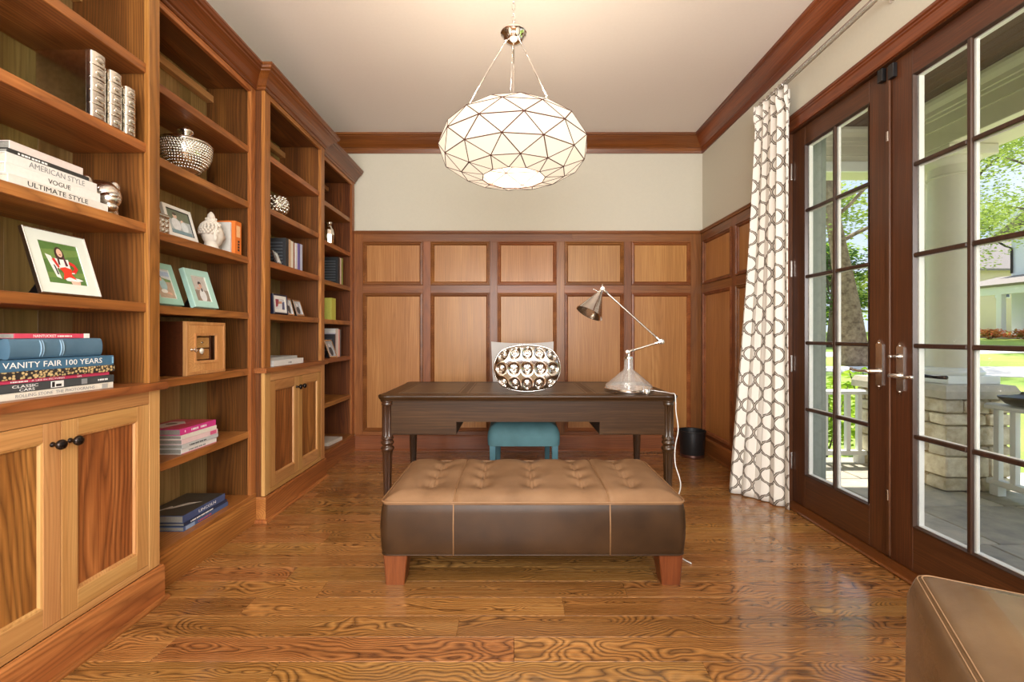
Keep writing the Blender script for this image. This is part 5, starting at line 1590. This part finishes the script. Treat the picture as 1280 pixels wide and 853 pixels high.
# entablature
def beam(name, a, b, c, d, mat=M_cream):
    m = MB()
    m.box(a, b, c, d, 2.58, 2.95, .004)
    return m.build(name, mat, None, kind='structure')
bm1 = beam('trim_10', 3.30, 3.74, -1.5, 4.30)
bm2 = beam('trim_11', 2.06, 3.295, 4.06, 4.30)
cpf = [(0, 2.72), (.012, 2.72), (.012, 2.80), (.020, 2.806), (.022, 2.83), (.030, 2.836), (.034, 2.87), (.060, 2.90), (.072, 2.925), (.072, 2.948), (0, 2.948)]
sweep(cpf, [(2.06, 4.06), (3.30, 4.06), (3.30, -1.5)], side=-1, seg=0).build('frieze', M_cream, bm2)
sweep(cpf, [(2.06, 4.06), (3.30, 4.06), (3.30, -1.5)], side=-1, seg=1).build('frieze', M_cream, bm1)
B('lit_soffit_band', M_white, bm2, 2.06, 3.295, 4.03, 4.06, 2.57, 2.66, .003)  # white band painting in the lit strip along the soffit

# stone pier: core, coursed stones, cap
pier = thing('stone_pier', 'coursed limestone pier with a cast stone cap on the porch', 'pier', (3.46, 3.87, PZ))
qx0, qx1, qy0, qy1 = 3.22, 3.72, 3.40, 4.28
B('mortar_core', plain('lime_mortar', rgb(158, 142, 112), .95, var=.12, nscale=60), pier, qx0 + .02, qx1 - .02, qy0 + .02, qy1 - .02, PZ, .642, 0)
rs = random.Random(21)
def stone(x0, x1, y0, y1, z0, z1):
    m = MB(); m.box(x0, x1, y0, y1, z0, z1, .010)
    m.v = [Vector((v.x + rs.uniform(-.006, .006), v.y + rs.uniform(-.006, .006), v.z + rs.uniform(-.0045, .0045))) for v in m.v]
    m.build('stone', M_lime, pier)
courses = [.10, .16, .08, .15, .09, .11]
z = PZ
g = .013
for ci, ch_ in enumerate(courses):
    z0, z1 = z + (g / 2 if ci else .001), z + ch_ - g / 2
    pr_ = lambda: rs.uniform(-.002, .012)
    cx = rs.uniform(.14, .24) if ci % 2 else rs.uniform(.26, .34)
    # corner stone wraps the near corner
    cy = rs.uniform(.10, .18) if ci % 2 == 0 else rs.uniform(.20, .30)
    e = pr_()
    stone(qx0 - e, qx0 + cx - g / 2, qy0 - pr_(), qy0 + cy - g / 2, z0, z1)
    # face towards the house
    y = qy0 + cy
    while y < qy1 - .05:
        l = rs.uniform(.16, .34); y2 = min(y + l, qy1)
        if qy1 - y2 < .10: y2 = qy1
        if rs.random() < .35 and ch_ > .11:
            zm = (z0 + z1) / 2
            stone(qx0 - pr_(), qx0 + .05, y + g / 2, y2 - g / 2, z0, zm - g / 2); stone(qx0 - pr_(), qx0 + .05, y + g / 2, y2 - g / 2, zm + g / 2, z1)
        else: stone(qx0 - pr_(), qx0 + .05, y + g / 2, y2 - g / 2, z0, z1)
        y = y2
    x = qx0 + cx
    while x < qx1 - .03:
        l = rs.uniform(.12, .26); x2 = min(x + l, qx1)
        if qx1 - x2 < .08: x2 = qx1
        stone(x + g / 2, x2 - g / 2, qy0 - pr_(), qy0 + .05, z0, z1)
        x = x2
    # far and street faces
    y = qy0 + .052
    while y < qy1 - .05:
        y2 = min(y + rs.uniform(.2, .36), qy1 - .01)
        if qy1 - y2 < .1: y2 = qy1 - .01
        stone(qx1 - .05, qx1 + pr_(), y + g / 2, y2 - g / 2, z0, z1)
        y = y2 + (.02 if y2 >= qy1 - .011 else 0)
    z += ch_
MB().loft([rrect((qx0 + qx1) / 2, (qy0 + qy1) / 2, .56, .95, .004, zz, 1, o) for zz, o in ((.642, -.012), (.644, 0), (.70, 0), (.742, -.02), (.744, -.03))]).build('cap_stone', M_cap, pier)
# columns
for lb, cy_ in (('smooth cream porch column on the stone pier, the one facing the doors', 3.64), ('smooth cream porch column standing behind its twin on the stone pier', 4.03)):
    c = thing('porch_column', lb, 'column', (3.492, cy_, .7445), local=True, group='twin porch columns')
    MB().box(-.20, .20, -.185, .185, 0, .062, .004).build('plinth', M_white, c)
    MB().lathe([(.185, .0625), (.195, .075), (.195, .090), (.183, .102), (.176, .106), (.176, .114), (.160, .122)], n=40).build('base_torus', M_white, c, smooth=True, auto=40)
    MB().lathe([(.160, .1225), (.155, .13), (.155, .70), (.148, 1.10), (.140, 1.62)], n=48).build('shaft', M_cream, c, smooth=True, auto=50)
    MB().lathe([(.150, 1.6205), (.152, 1.632), (.142, 1.640), (.142, 1.705), (.160, 1.725), (.176, 1.745), (.178, 1.758)], n=48).build('capital', M_cream, c, smooth=True, auto=40)
    MB().box(-.19, .19, -.184, .184, 1.7585, 1.8345, .004).build('abacus', M_cream, c)

# railings
def railing(label, p0, p1, n):
    p0 = Vector(p0); p1 = Vector(p1); d = p1 - p0; L_ = d.length
    r = thing('porch_railing', label, 'railing', (p0.x, p0.y, PZ), rot=(0, 0, math.atan2(d.y, d.x)), local=True, group='porch railings')
    zt = .62 - PZ
    pr = [(-.045, zt - .040), (.045, zt - .040), (.052, zt - .030), (.050, zt - .012), (.030, zt), (-.030, zt), (-.050, zt - .012), (-.052, zt - .030)]
    MB().prism(pr, 0, L_, lambda a, b, q: (q, a, b)).build('top_rail', M_white, r)
    pr = [(-.030, .075), (.030, .075), (.034, .085), (.030, .115), (-.030, .115), (-.034, .085)]
    MB().prism(pr, 0, L_, lambda a, b, q: (q, a, b)).build('bottom_rail', M_white, r)
    for k in range(n):
        x = L_ * (k + .5) / n
        MB().box(x - .019, x + .019, -.019, .019, .1155, zt - .0405, .002).build('baluster', M_white, r)
    for x in (.05, L_ - .05):
        MB().box(x - .03, x + .03, -.03, .03, .0008, .0745).build('foot_block', M_white, r)
railing('white baluster railing closing the end of the porch', (2.07, 4.17), (3.205, 4.17), 11)
railing('white baluster railing running along the front edge of the porch', (3.53, 3.375), (3.53, -.6), 36)
# hammered bowl on the front rail
bw_ = thing('metal_bowl', 'wide dark metal bowl resting on the porch rail', 'bowl', (3.53, 3.16, .6205), local=True)
MB().lathe([(.045, 0), (.050, .003), (.085, .018), (.118, .050), (.126, .068), (.122, .068), (.112, .050), (.078, .022), (0, .010)], n=36).build('bowl_body', plain('pewter', rgb(96, 88, 74), .35, .7, var=.15), bw_, smooth=True)
MB().lathe([(.110, .060), (.060, .078), (.020, .086), (.012, .094), (.008, .104), (0, .106)], n=30, cap=False).build('lid', plain('pewter_dark', rgb(84, 76, 62), .4, .6, var=.15), bw_, smooth=True)

# ------------------------------------------------------------------ ground
def gz(x, y):
    d = math.hypot(x, y)
    return -.5 + .035 * max(0, d - 4) if d < 60 else -.5 + .035 * 56
def ground_mat():
    m, t, out = nt_new('lawn_grass')
    b = bsdf(t, out, rgb(120, 160, 50), .9, 0, .2)
    tc = N(t, 'ShaderNodeTexCoord'); n1 = N(t, 'ShaderNodeTexNoise'); n1.inputs['Scale'].default_value = .35; n1.inputs['Detail'].default_value = 8
    n2 = N(t, 'ShaderNodeTexNoise'); n2.inputs['Scale'].default_value = 40; n2.inputs['Detail'].default_value = 4
    t.links.new(tc.outputs['Object'], n1.inputs['Vector']); t.links.new(tc.outputs['Object'], n2.inputs['Vector'])
    ad = N(t, 'ShaderNodeMath', operation='ADD'); t.links.new(n1.outputs['Fac'], ad.inputs[0]); t.links.new(n2.outputs['Fac'], ad.inputs[1])
    hf = N(t, 'ShaderNodeMath', operation='MULTIPLY'); hf.inputs[1].default_value = .5; t.links.new(ad.outputs[0], hf.inputs[0])
    r = ramp(t, [(.35, rgb(112, 138, 62)), (.5, rgb(142, 164, 78)), (.65, rgb(168, 184, 96))]); t.links.new(hf.outputs[0], r.inputs[0]); t.links.new(r.outputs[0], b.inputs['Base Color'])
    return m
vs = []; fs = []; gx = [3.8 + (k / 60) ** 1.6 * 86 for k in range(61)]; gy = [-20 + 110 * k / 80 for k in range(81)]
gx = [-6, 0, 2.0, 3.2] + gx
for x in gx:
    for y in gy: vs.append((x, y, gz(x, y) - (0.0)))
for i in range(len(gx) - 1):
    for j in range(80):
        if gx[i + 1] <= 3.81 and gy[j] < 4.4: continue
        a = i * 81 + j; fs.append((a, a + 81, a + 82, a + 1))
lawn = MB().add(vs, fs).build('lawn', ground_mat(), None, smooth=True, kind='structure')
def strip(name, pts, widths, mat, lift=.02):
    vs = []; fs = []; P = [Vector(p) for p in pts]; out = []
    for i in range(len(P) - 1):
        for k in range(8): out.append((P[i].lerp(P[i + 1], k / 8), widths[i] + (widths[i + 1] - widths[i]) * k / 8))
    out.append((P[-1], widths[-1]))
    for i, (p, w) in enumerate(out):
        a = out[max(0, i - 1)][0]; b = out[min(len(out) - 1, i + 1)][0]
        t = (b - a).normalized(); n = Vector((-t.y, t.x)) * w / 2
        for q in (p + n, p - n): vs += [(q.x, q.y, gz(q.x, q.y) + lift), (q.x, q.y, gz(q.x, q.y) - .1)]
    for i in range(len(out) - 1):
        a = i * 4; b = a + 4
        fs += [(a, a + 2, b + 2, b), (a, b, b + 1, a + 1), (a + 2, a + 3, b + 3, b + 2)]
    return MB().add(vs, fs).build(name, mat, None, kind='structure')
M_conc = plain('pale_concrete', rgb(214, 206, 194), .9, var=.06, nscale=8)
strip('path', [(4, 19), (7.5, 17), (10.4, 14.9), (14.2, 13.3), (20, 11), (30, 5)], [1.3, 1.4, 1.7, 3.0, 3.2, 3.2], M_conc)
strip('bounce_paving', [(5.6, -14), (5.6, -4), (5.6, 4.9)], [3.2, 3.2, 3.2], M_conc, .015)  # unseen pale paving added to bounce light onto the porch
strip('street', [(2, 20.3), (12, 20.6), (22, 20.3), (34, 18)], [2.6, 2.6, 2.6, 2.6], M_conc)

# ------------------------------------------------------------------ plants
def leaf_mat(name, a, b, tr=.35):
    m, t, out = nt_new(name)
    d = N(t, 'ShaderNodeBsdfDiffuse'); tl = N(t, 'ShaderNodeBsdfTranslucent'); mx = N(t, 'ShaderNodeMixShader'); mx.inputs[0].default_value = tr
    tc = N(t, 'ShaderNodeTexCoord'); nz = N(t, 'ShaderNodeTexNoise'); nz.inputs['Scale'].default_value = 1.7; nz.inputs['Detail'].default_value = 6; nz.inputs['Roughness'].default_value = .8
    t.links.new(tc.outputs['Object'], nz.inputs['Vector'])
    r = ramp(t, [(.35, b), (.62, a)]); t.links.new(nz.outputs['Fac'], r.inputs[0])
    for n in (d, tl): t.links.new(r.outputs[0], n.inputs['Color'])
    t.links.new(d.outputs[0], mx.inputs[1]); t.links.new(tl.outputs[0], mx.inputs[2]); t.links.new(mx.outputs[0], out.inputs['Surface'])
    return m
M_lf1 = leaf_mat('fresh_leaves', rgb(192, 206, 112), rgb(120, 148, 66))
M_lf2 = leaf_mat('deep_leaves', rgb(84, 120, 56), rgb(38, 64, 32))
M_lf3 = leaf_mat('yellow_green_leaves', rgb(186, 208, 70), rgb(116, 158, 46))
def leaves(blobs, n, size, rnd, fill=.5):
    """leaf blades scattered through ellipsoid clumps"""
    vs = []; fs = []
    tot = sum(b[1][0] * b[1][1] * b[1][2] for b in blobs) or 1
    for (c, r) in blobs:
        k = max(8, int(n * r[0] * r[1] * r[2] / tot))
        for _ in range(k):
            d = Vector((rnd.gauss(0, 1), rnd.gauss(0, 1), rnd.gauss(0, 1))).normalized() * (rnd.random() ** fill)
            p = Vector(c) + Vector((d.x * r[0], d.y * r[1], d.z * r[2]))
            q = Matrix.Rotation(rnd.uniform(0, 6.28), 3, 'Z') @ Matrix.Rotation(rnd.uniform(-1.1, 1.1), 3, 'X')
            s = size * rnd.uniform(.6, 1.3); b = len(vs)
            for u, v, w in ((-.5, 0, 0), (0, -.32, .08), (.55, 0, -.05), (0, .32, .08)): vs.append(p + q @ Vector((u * s, v * s, w * s)))
            fs.append((b, b + 1, b + 2, b + 3))
    return MB().add(vs, fs)
M_bark = stone_mat('sycamore_bark', rgb(158, 136, 110), rgb(92, 74, 58), .9, 7, .8)
M_bark2 = plain('dark_bark', rgb(92, 78, 62), .9, var=.2, nscale=12)

def tree(label, base, trunk, branches, blobs, n, size, lm, bark, seed, group=None):
    rnd = random.Random(seed)
    t = thing('tree', label, 'tree', base, local=True, group=group)
    m = MB(); m.tube(trunk[0], trunk[1], 20); m.build('trunk', bark, t, smooth=True)
    if branches:
        for br in branches:
            m = MB(); k = len(br[0]); m.tube(br[0], [br[1] * (1 - .75 * i / (k - 1)) for i in range(k)], 7); m.build('branch', bark, t, smooth=True)
    if blobs:
        f = leaves(blobs, n, size, rnd).build('foliage', lm, t, fixn=False); f['kind'] = 'stuff'
    return t
# leaning sycamore
tb = (12.0, 16.0, gz(12, 16) - .02)
tr = ([(0, 0, 0), (-.02, 0, .25), (-.10, 0, .9), (-.32, 0, 2.4), (-.62, 0, 4.2), (-1.0, 0, 6.3), (-1.35, .1, 8.6)], [.62, .46, .40, .34, .25, .19, .12])
br = []
rb2 = random.Random(8)
for (st_p, dr, ln_, r) in ((Vector((-.62, 0, 4.2)), Vector((1, .3, .7)), 4.5, .09), (Vector((-.8, 0, 5.2)), Vector((1, -.2, .35)), 4.0, .07), (Vector((-1, 0, 6.3)), Vector((-.9, .2, .6)), 4.0, .08), (Vector((-1.1, 0, 7)), Vector((.8, .2, .9)), 4.0, .08)):
    p = st_p.copy(); d = dr.normalized(); pts = [p.copy()]
    for k in range(7):
        d = (d + Vector((rb2.uniform(-.3, .3), rb2.uniform(-.3, .3), rb2.uniform(-.2, .3)))).normalized(); p = p + d * ln_ / 7; pts.append(p.copy())
    br.append((pts, r))
blobs = [((1.4, 0, 6.8), (1.3, 1.2, .5)), ((2.6, .5, 7.8), (1.6, 1.2, .6)), ((2.2, .2, 5.4), (1.0, 1, .35)), ((-2.2, .3, 7.4), (1.5, 1.2, .7)), ((.6, 0, 9.4), (2.6, 2, 1.2)), ((-1.6, 0, 4.9), (.9, .8, .5)), ((3.2, 0, 6.2), (.9, .9, .4))]
tree('leaning pale-barked shade tree on the lawn', tb, tr, br, blobs, 5200, .13, M_lf1, M_bark, 1)
def simple_tree(label, x, y, h, w, n, size, lm, seed, group='trees along the street', low=.25, bushy=1.0):
    rnd = random.Random(seed); z0 = gz(x, y) - .05
    tr = ([(0, 0, 0), (rnd.uniform(-.2, .2), 0, h * .3), (rnd.uniform(-.3, .3), rnd.uniform(-.3, .3), h * .62), (rnd.uniform(-.4, .4), 0, h * .86)], [h * .030, h * .022, h * .014, h * .005])
    bl = []; brs = []
    for k in range(11):
        a = rnd.uniform(0, 6.28); zz = h * rnd.uniform(low + .08, .95); k2 = math.sin(PI * min(1, max(.12, (zz / h - low) / (1 - low)))) ** .6
        rr = w * .5 * k2 * rnd.uniform(.25, .85)
        c = Vector((rr * math.cos(a), rr * math.sin(a), zz)); bl.append((c, (w * .24 * bushy, w * .24 * bushy, h * .085 * bushy)))
        s = Vector((0, 0, zz * .72)); brs.append(([s, s.lerp(c, .5) + Vector((0, 0, .1 * h * .3)), c], h * .009))
    bl.append((Vector((0, 0, h * .80)), (w * .3, w * .3, h * .16)))
    return tree(label, (x, y, z0), tr, brs, bl, n, size, lm, M_bark2, seed, group)
simple_tree('airy light-green tree with open branches across the street', 26.2, 27.3, 13.5, 9.5, 9000, .20, M_lf1, 4, low=.18)
simple_tree('broad fresh-green tree overhanging the neighbour\'s lawn', 21.5, 17.6, 12.0, 8.0, 9000, .16, M_lf1, 5, low=.36)
simple_tree('dark dense evergreen beyond the leaning tree', 17.6, 25.4, 6.2, 4.2, 5000, .18, M_lf2, 6, low=.02, bushy=1.2)
simple_tree('tall hazy green tree closing the far end of the street', 31, 44, 14, 13, 4200, .45, M_lf1, 7, low=.05)
simple_tree('wide leafy tree behind the beige house', 67, 62, 20, 17, 4200, .5, M_lf1, 9, low=.2)
simple_tree('rounded green tree between the dark evergreen and the far tree', 23.0, 36, 8, 8, 3600, .32, M_lf3, 10, low=.02, bushy=1.2)

def plant(label, x, y, z, h, w, n, size, lm, seed, group):
    rnd = random.Random(seed)
    p = thing('shrub', label, 'shrub', (x, y, z), local=True, group=group)
    m = MB()
    for k in range(5):
        a = rnd.uniform(0, 6.28); m.tube([(0, 0, 0), (w * .2 * math.cos(a), w * .2 * math.sin(a), h * .5), (w * .36 * math.cos(a), w * .36 * math.sin(a), h * .9)], [.012, .008, .004], 5)
    m.build('stems', M_bark2, p)
    f = leaves([((0, 0, h * .55), (w * .5, w * .5, h * .45))], n, size, rnd, .6).build('foliage', lm, p, fixn=False); f['kind'] = 'stuff'
gp = 'leafy shrubs planted beyond the end railing'
for k, (lb, x, y, h, w) in enumerate((('yellow-green shrub nearest the house wall beyond the end railing', 2.62, 5.1, 1.0, .85), ('yellow-green shrub beyond the middle of the end railing', 3.52, 5.2, 1.08, .85),
                                      ('yellow-green shrub behind the stone pier', 4.45, 5.6, 1.2, .9), ('taller yellow-green shrub in the row behind the end railing', 3.2, 6.4, 1.22, 1.0))):
    plant(lb, x, y, gz(x, y) - .02, h, w, 620, .10, M_lf3, 30 + k, gp)
gp = 'glossy plants along the front railing'
for k, (lb, x, y, h) in enumerate((('glossy broad-leaved plant rising behind the metal bowl', 4.32, 3.30, 1.40), ('glossy broad-leaved plant further along the front railing', 4.40, 2.45, 1.25))):
    plant(lb, x, y, gz(x, y) - .02, h, .66, 190, .19, M_lf3, 50 + k, gp)

# ------------------------------------------------------------------ neighbours' houses
M_sid = plain('white_siding', rgb(226, 230, 234), .7, var=.03)
M_beige = plain('beige_siding', rgb(218, 202, 172), .8, var=.04)
M_roofg = plain('grey_shingles', rgb(138, 130, 124), .9, var=.18, nscale=18, bump=.4)
M_dkgl = plain('dark_window_glass', rgb(70, 80, 88), .1, 0, .6)
def gable(x0, x1, y0, y1, z0, h, mat, over=.4):
    """ridge along x"""
    ym = (y0 + y1) / 2; m = MB()
    pr = [(y0 - over, z0 - .12), (ym, z0 + h), (y1 + over, z0 - .12), (y1 + over, z0 + .06), (ym, z0 + h + .2), (y0 - over, z0 + .06)]
    return m.prism(pr, x0 - over, x1 + over, lambda a, b, d: (d, a, b))
def win(h, xs, y, z0, w_, hh, face):
    """face 'y-' looks towards the room along -y, 'x-' along -x"""
    if face == 'y-':
        f = MB().box(xs, xs + w_, y - .06, y - .004, z0, z0 + hh).build('window', M_white, h)
        MB().box(xs + .08, xs + w_ - .08, y - .075, y - .062, z0 + .08, z0 + hh - .08).build('window_pane', M_dkgl, f)
    else:
        f = MB().box(y - .06, y - .004, xs, xs + w_, z0, z0 + hh).build('window', M_white, h)
        MB().box(y - .075, y - .062, xs + .08, xs + w_ - .08, z0 + .08, z0 + hh - .08).build('window_pane', M_dkgl, f)
# beige house behind
hz = gz(46, 41)
hb = thing('house', 'beige house with broad grey shingle roof behind the white house', 'house', (50, 44, hz))
MB().box(40.0, 62, 40, 50, hz - .5, hz + 5.4).build('house_wall', M_beige, hb)
gable(39.6, 62, 40, 50, hz + 5.4, 3.4, M_roofg).build('roof', M_roofg, hb)
for xs in (42.2, 46.4, 50.0): win(hb, xs, 40.0, hz + 2.9, 1.3, 1.8, 'y-')
# white house with porch
hz = gz(33, 30) + .0
hw = thing('house', 'white house with deep columned porch across the street', 'house', (37, 28, hz))
MB().box(35.6, 46, 23.0, 32.6, hz - .5, hz + 7.4).build('house_wall', M_sid, hw)
MB().prism([(23.0, hz + 7.4), (32.6, hz + 7.4), (27.8, hz + 10.4)], 35.6, 36.0, lambda a, b, d: (d, a, b)).build('gable_wall', M_sid, hw)
gable(35.4, 46, 23.0, 32.6, hz + 7.4, 3.0, M_roofg, .7).build('roof', M_roofg, hw)
m = MB(); m.prism([(22.3, hz + 7.22), (27.8, hz + 10.55), (33.3, hz + 7.22), (33.3, hz + 7.62), (27.8, hz + 10.95), (22.3, hz + 7.62)], 34.62, 34.72, lambda a, b, d: (d, a, b)); m.build('barge_board', M_white, hw)
m = MB(); m.prism([(31.6, hz + 3.35), (35.6, hz + 4.3), (35.6, hz + 4.45), (31.5, hz + 3.5)], 23.0, 33.5, lambda a, b, d: (a, d, b)); m.build('porch_roof', M_roofg, hw)
MB().box(31.7, 32.0, 23.2, 33.3, hz + 2.85, hz + 3.35).build('porch_beam', M_white, hw)
MB().box(31.7, 35.6, 23.2, 33.3, hz - .4, hz + .18).build('porch_floor', M_cap, hw)
for yy in (23.6, 25.6, 27.7, 29.8, 31.9):
    MB().box(31.70, 32.02, yy - .16, yy + .16, hz + .18, hz + 2.85).build('porch_post', M_white, hw)
for ys, zz in ((24.6, 4.9), (27.0, 4.9), (30.0, 4.9), (24.6, .9), (30.2, .9)): win(hw, ys, 35.6, hz + zz, 1.1, 1.7, 'x-')
m = MB(); m.tube([(34.75, 33.1, hz + 7.2), (35.4, 32.8, hz + 6.6), (35.5, 32.5, hz + 6.4), (35.5, 32.5, hz + 4.6)], .07, 8); m.build('downpipe', M_black, hw)
gh = 'flowering shrubs before the white house'
for k, lb in enumerate(('low red flowering shrub at the street corner of the columned porch', 'low red flowering shrub between two posts of the columned porch', 'low red flowering shrub at the far corner post of the columned porch')):
    x, y = 30.6, 27.2 + k * 2.1
    plant(lb, x, y, gz(x, y) - .05, .75, 1.9, 420, .20, leaf_mat('red_flowers', rgb(196, 84, 70), rgb(90, 120, 50)) if k == 0 else bpy.data.materials['red_flowers'], 70 + k, gh)
plant('tall green bush growing beyond the columned porch', 34.2, 35.6, gz(34.2, 35.6) - .05, 3.0, 2.6, 520, .30, M_lf1, 92, None)
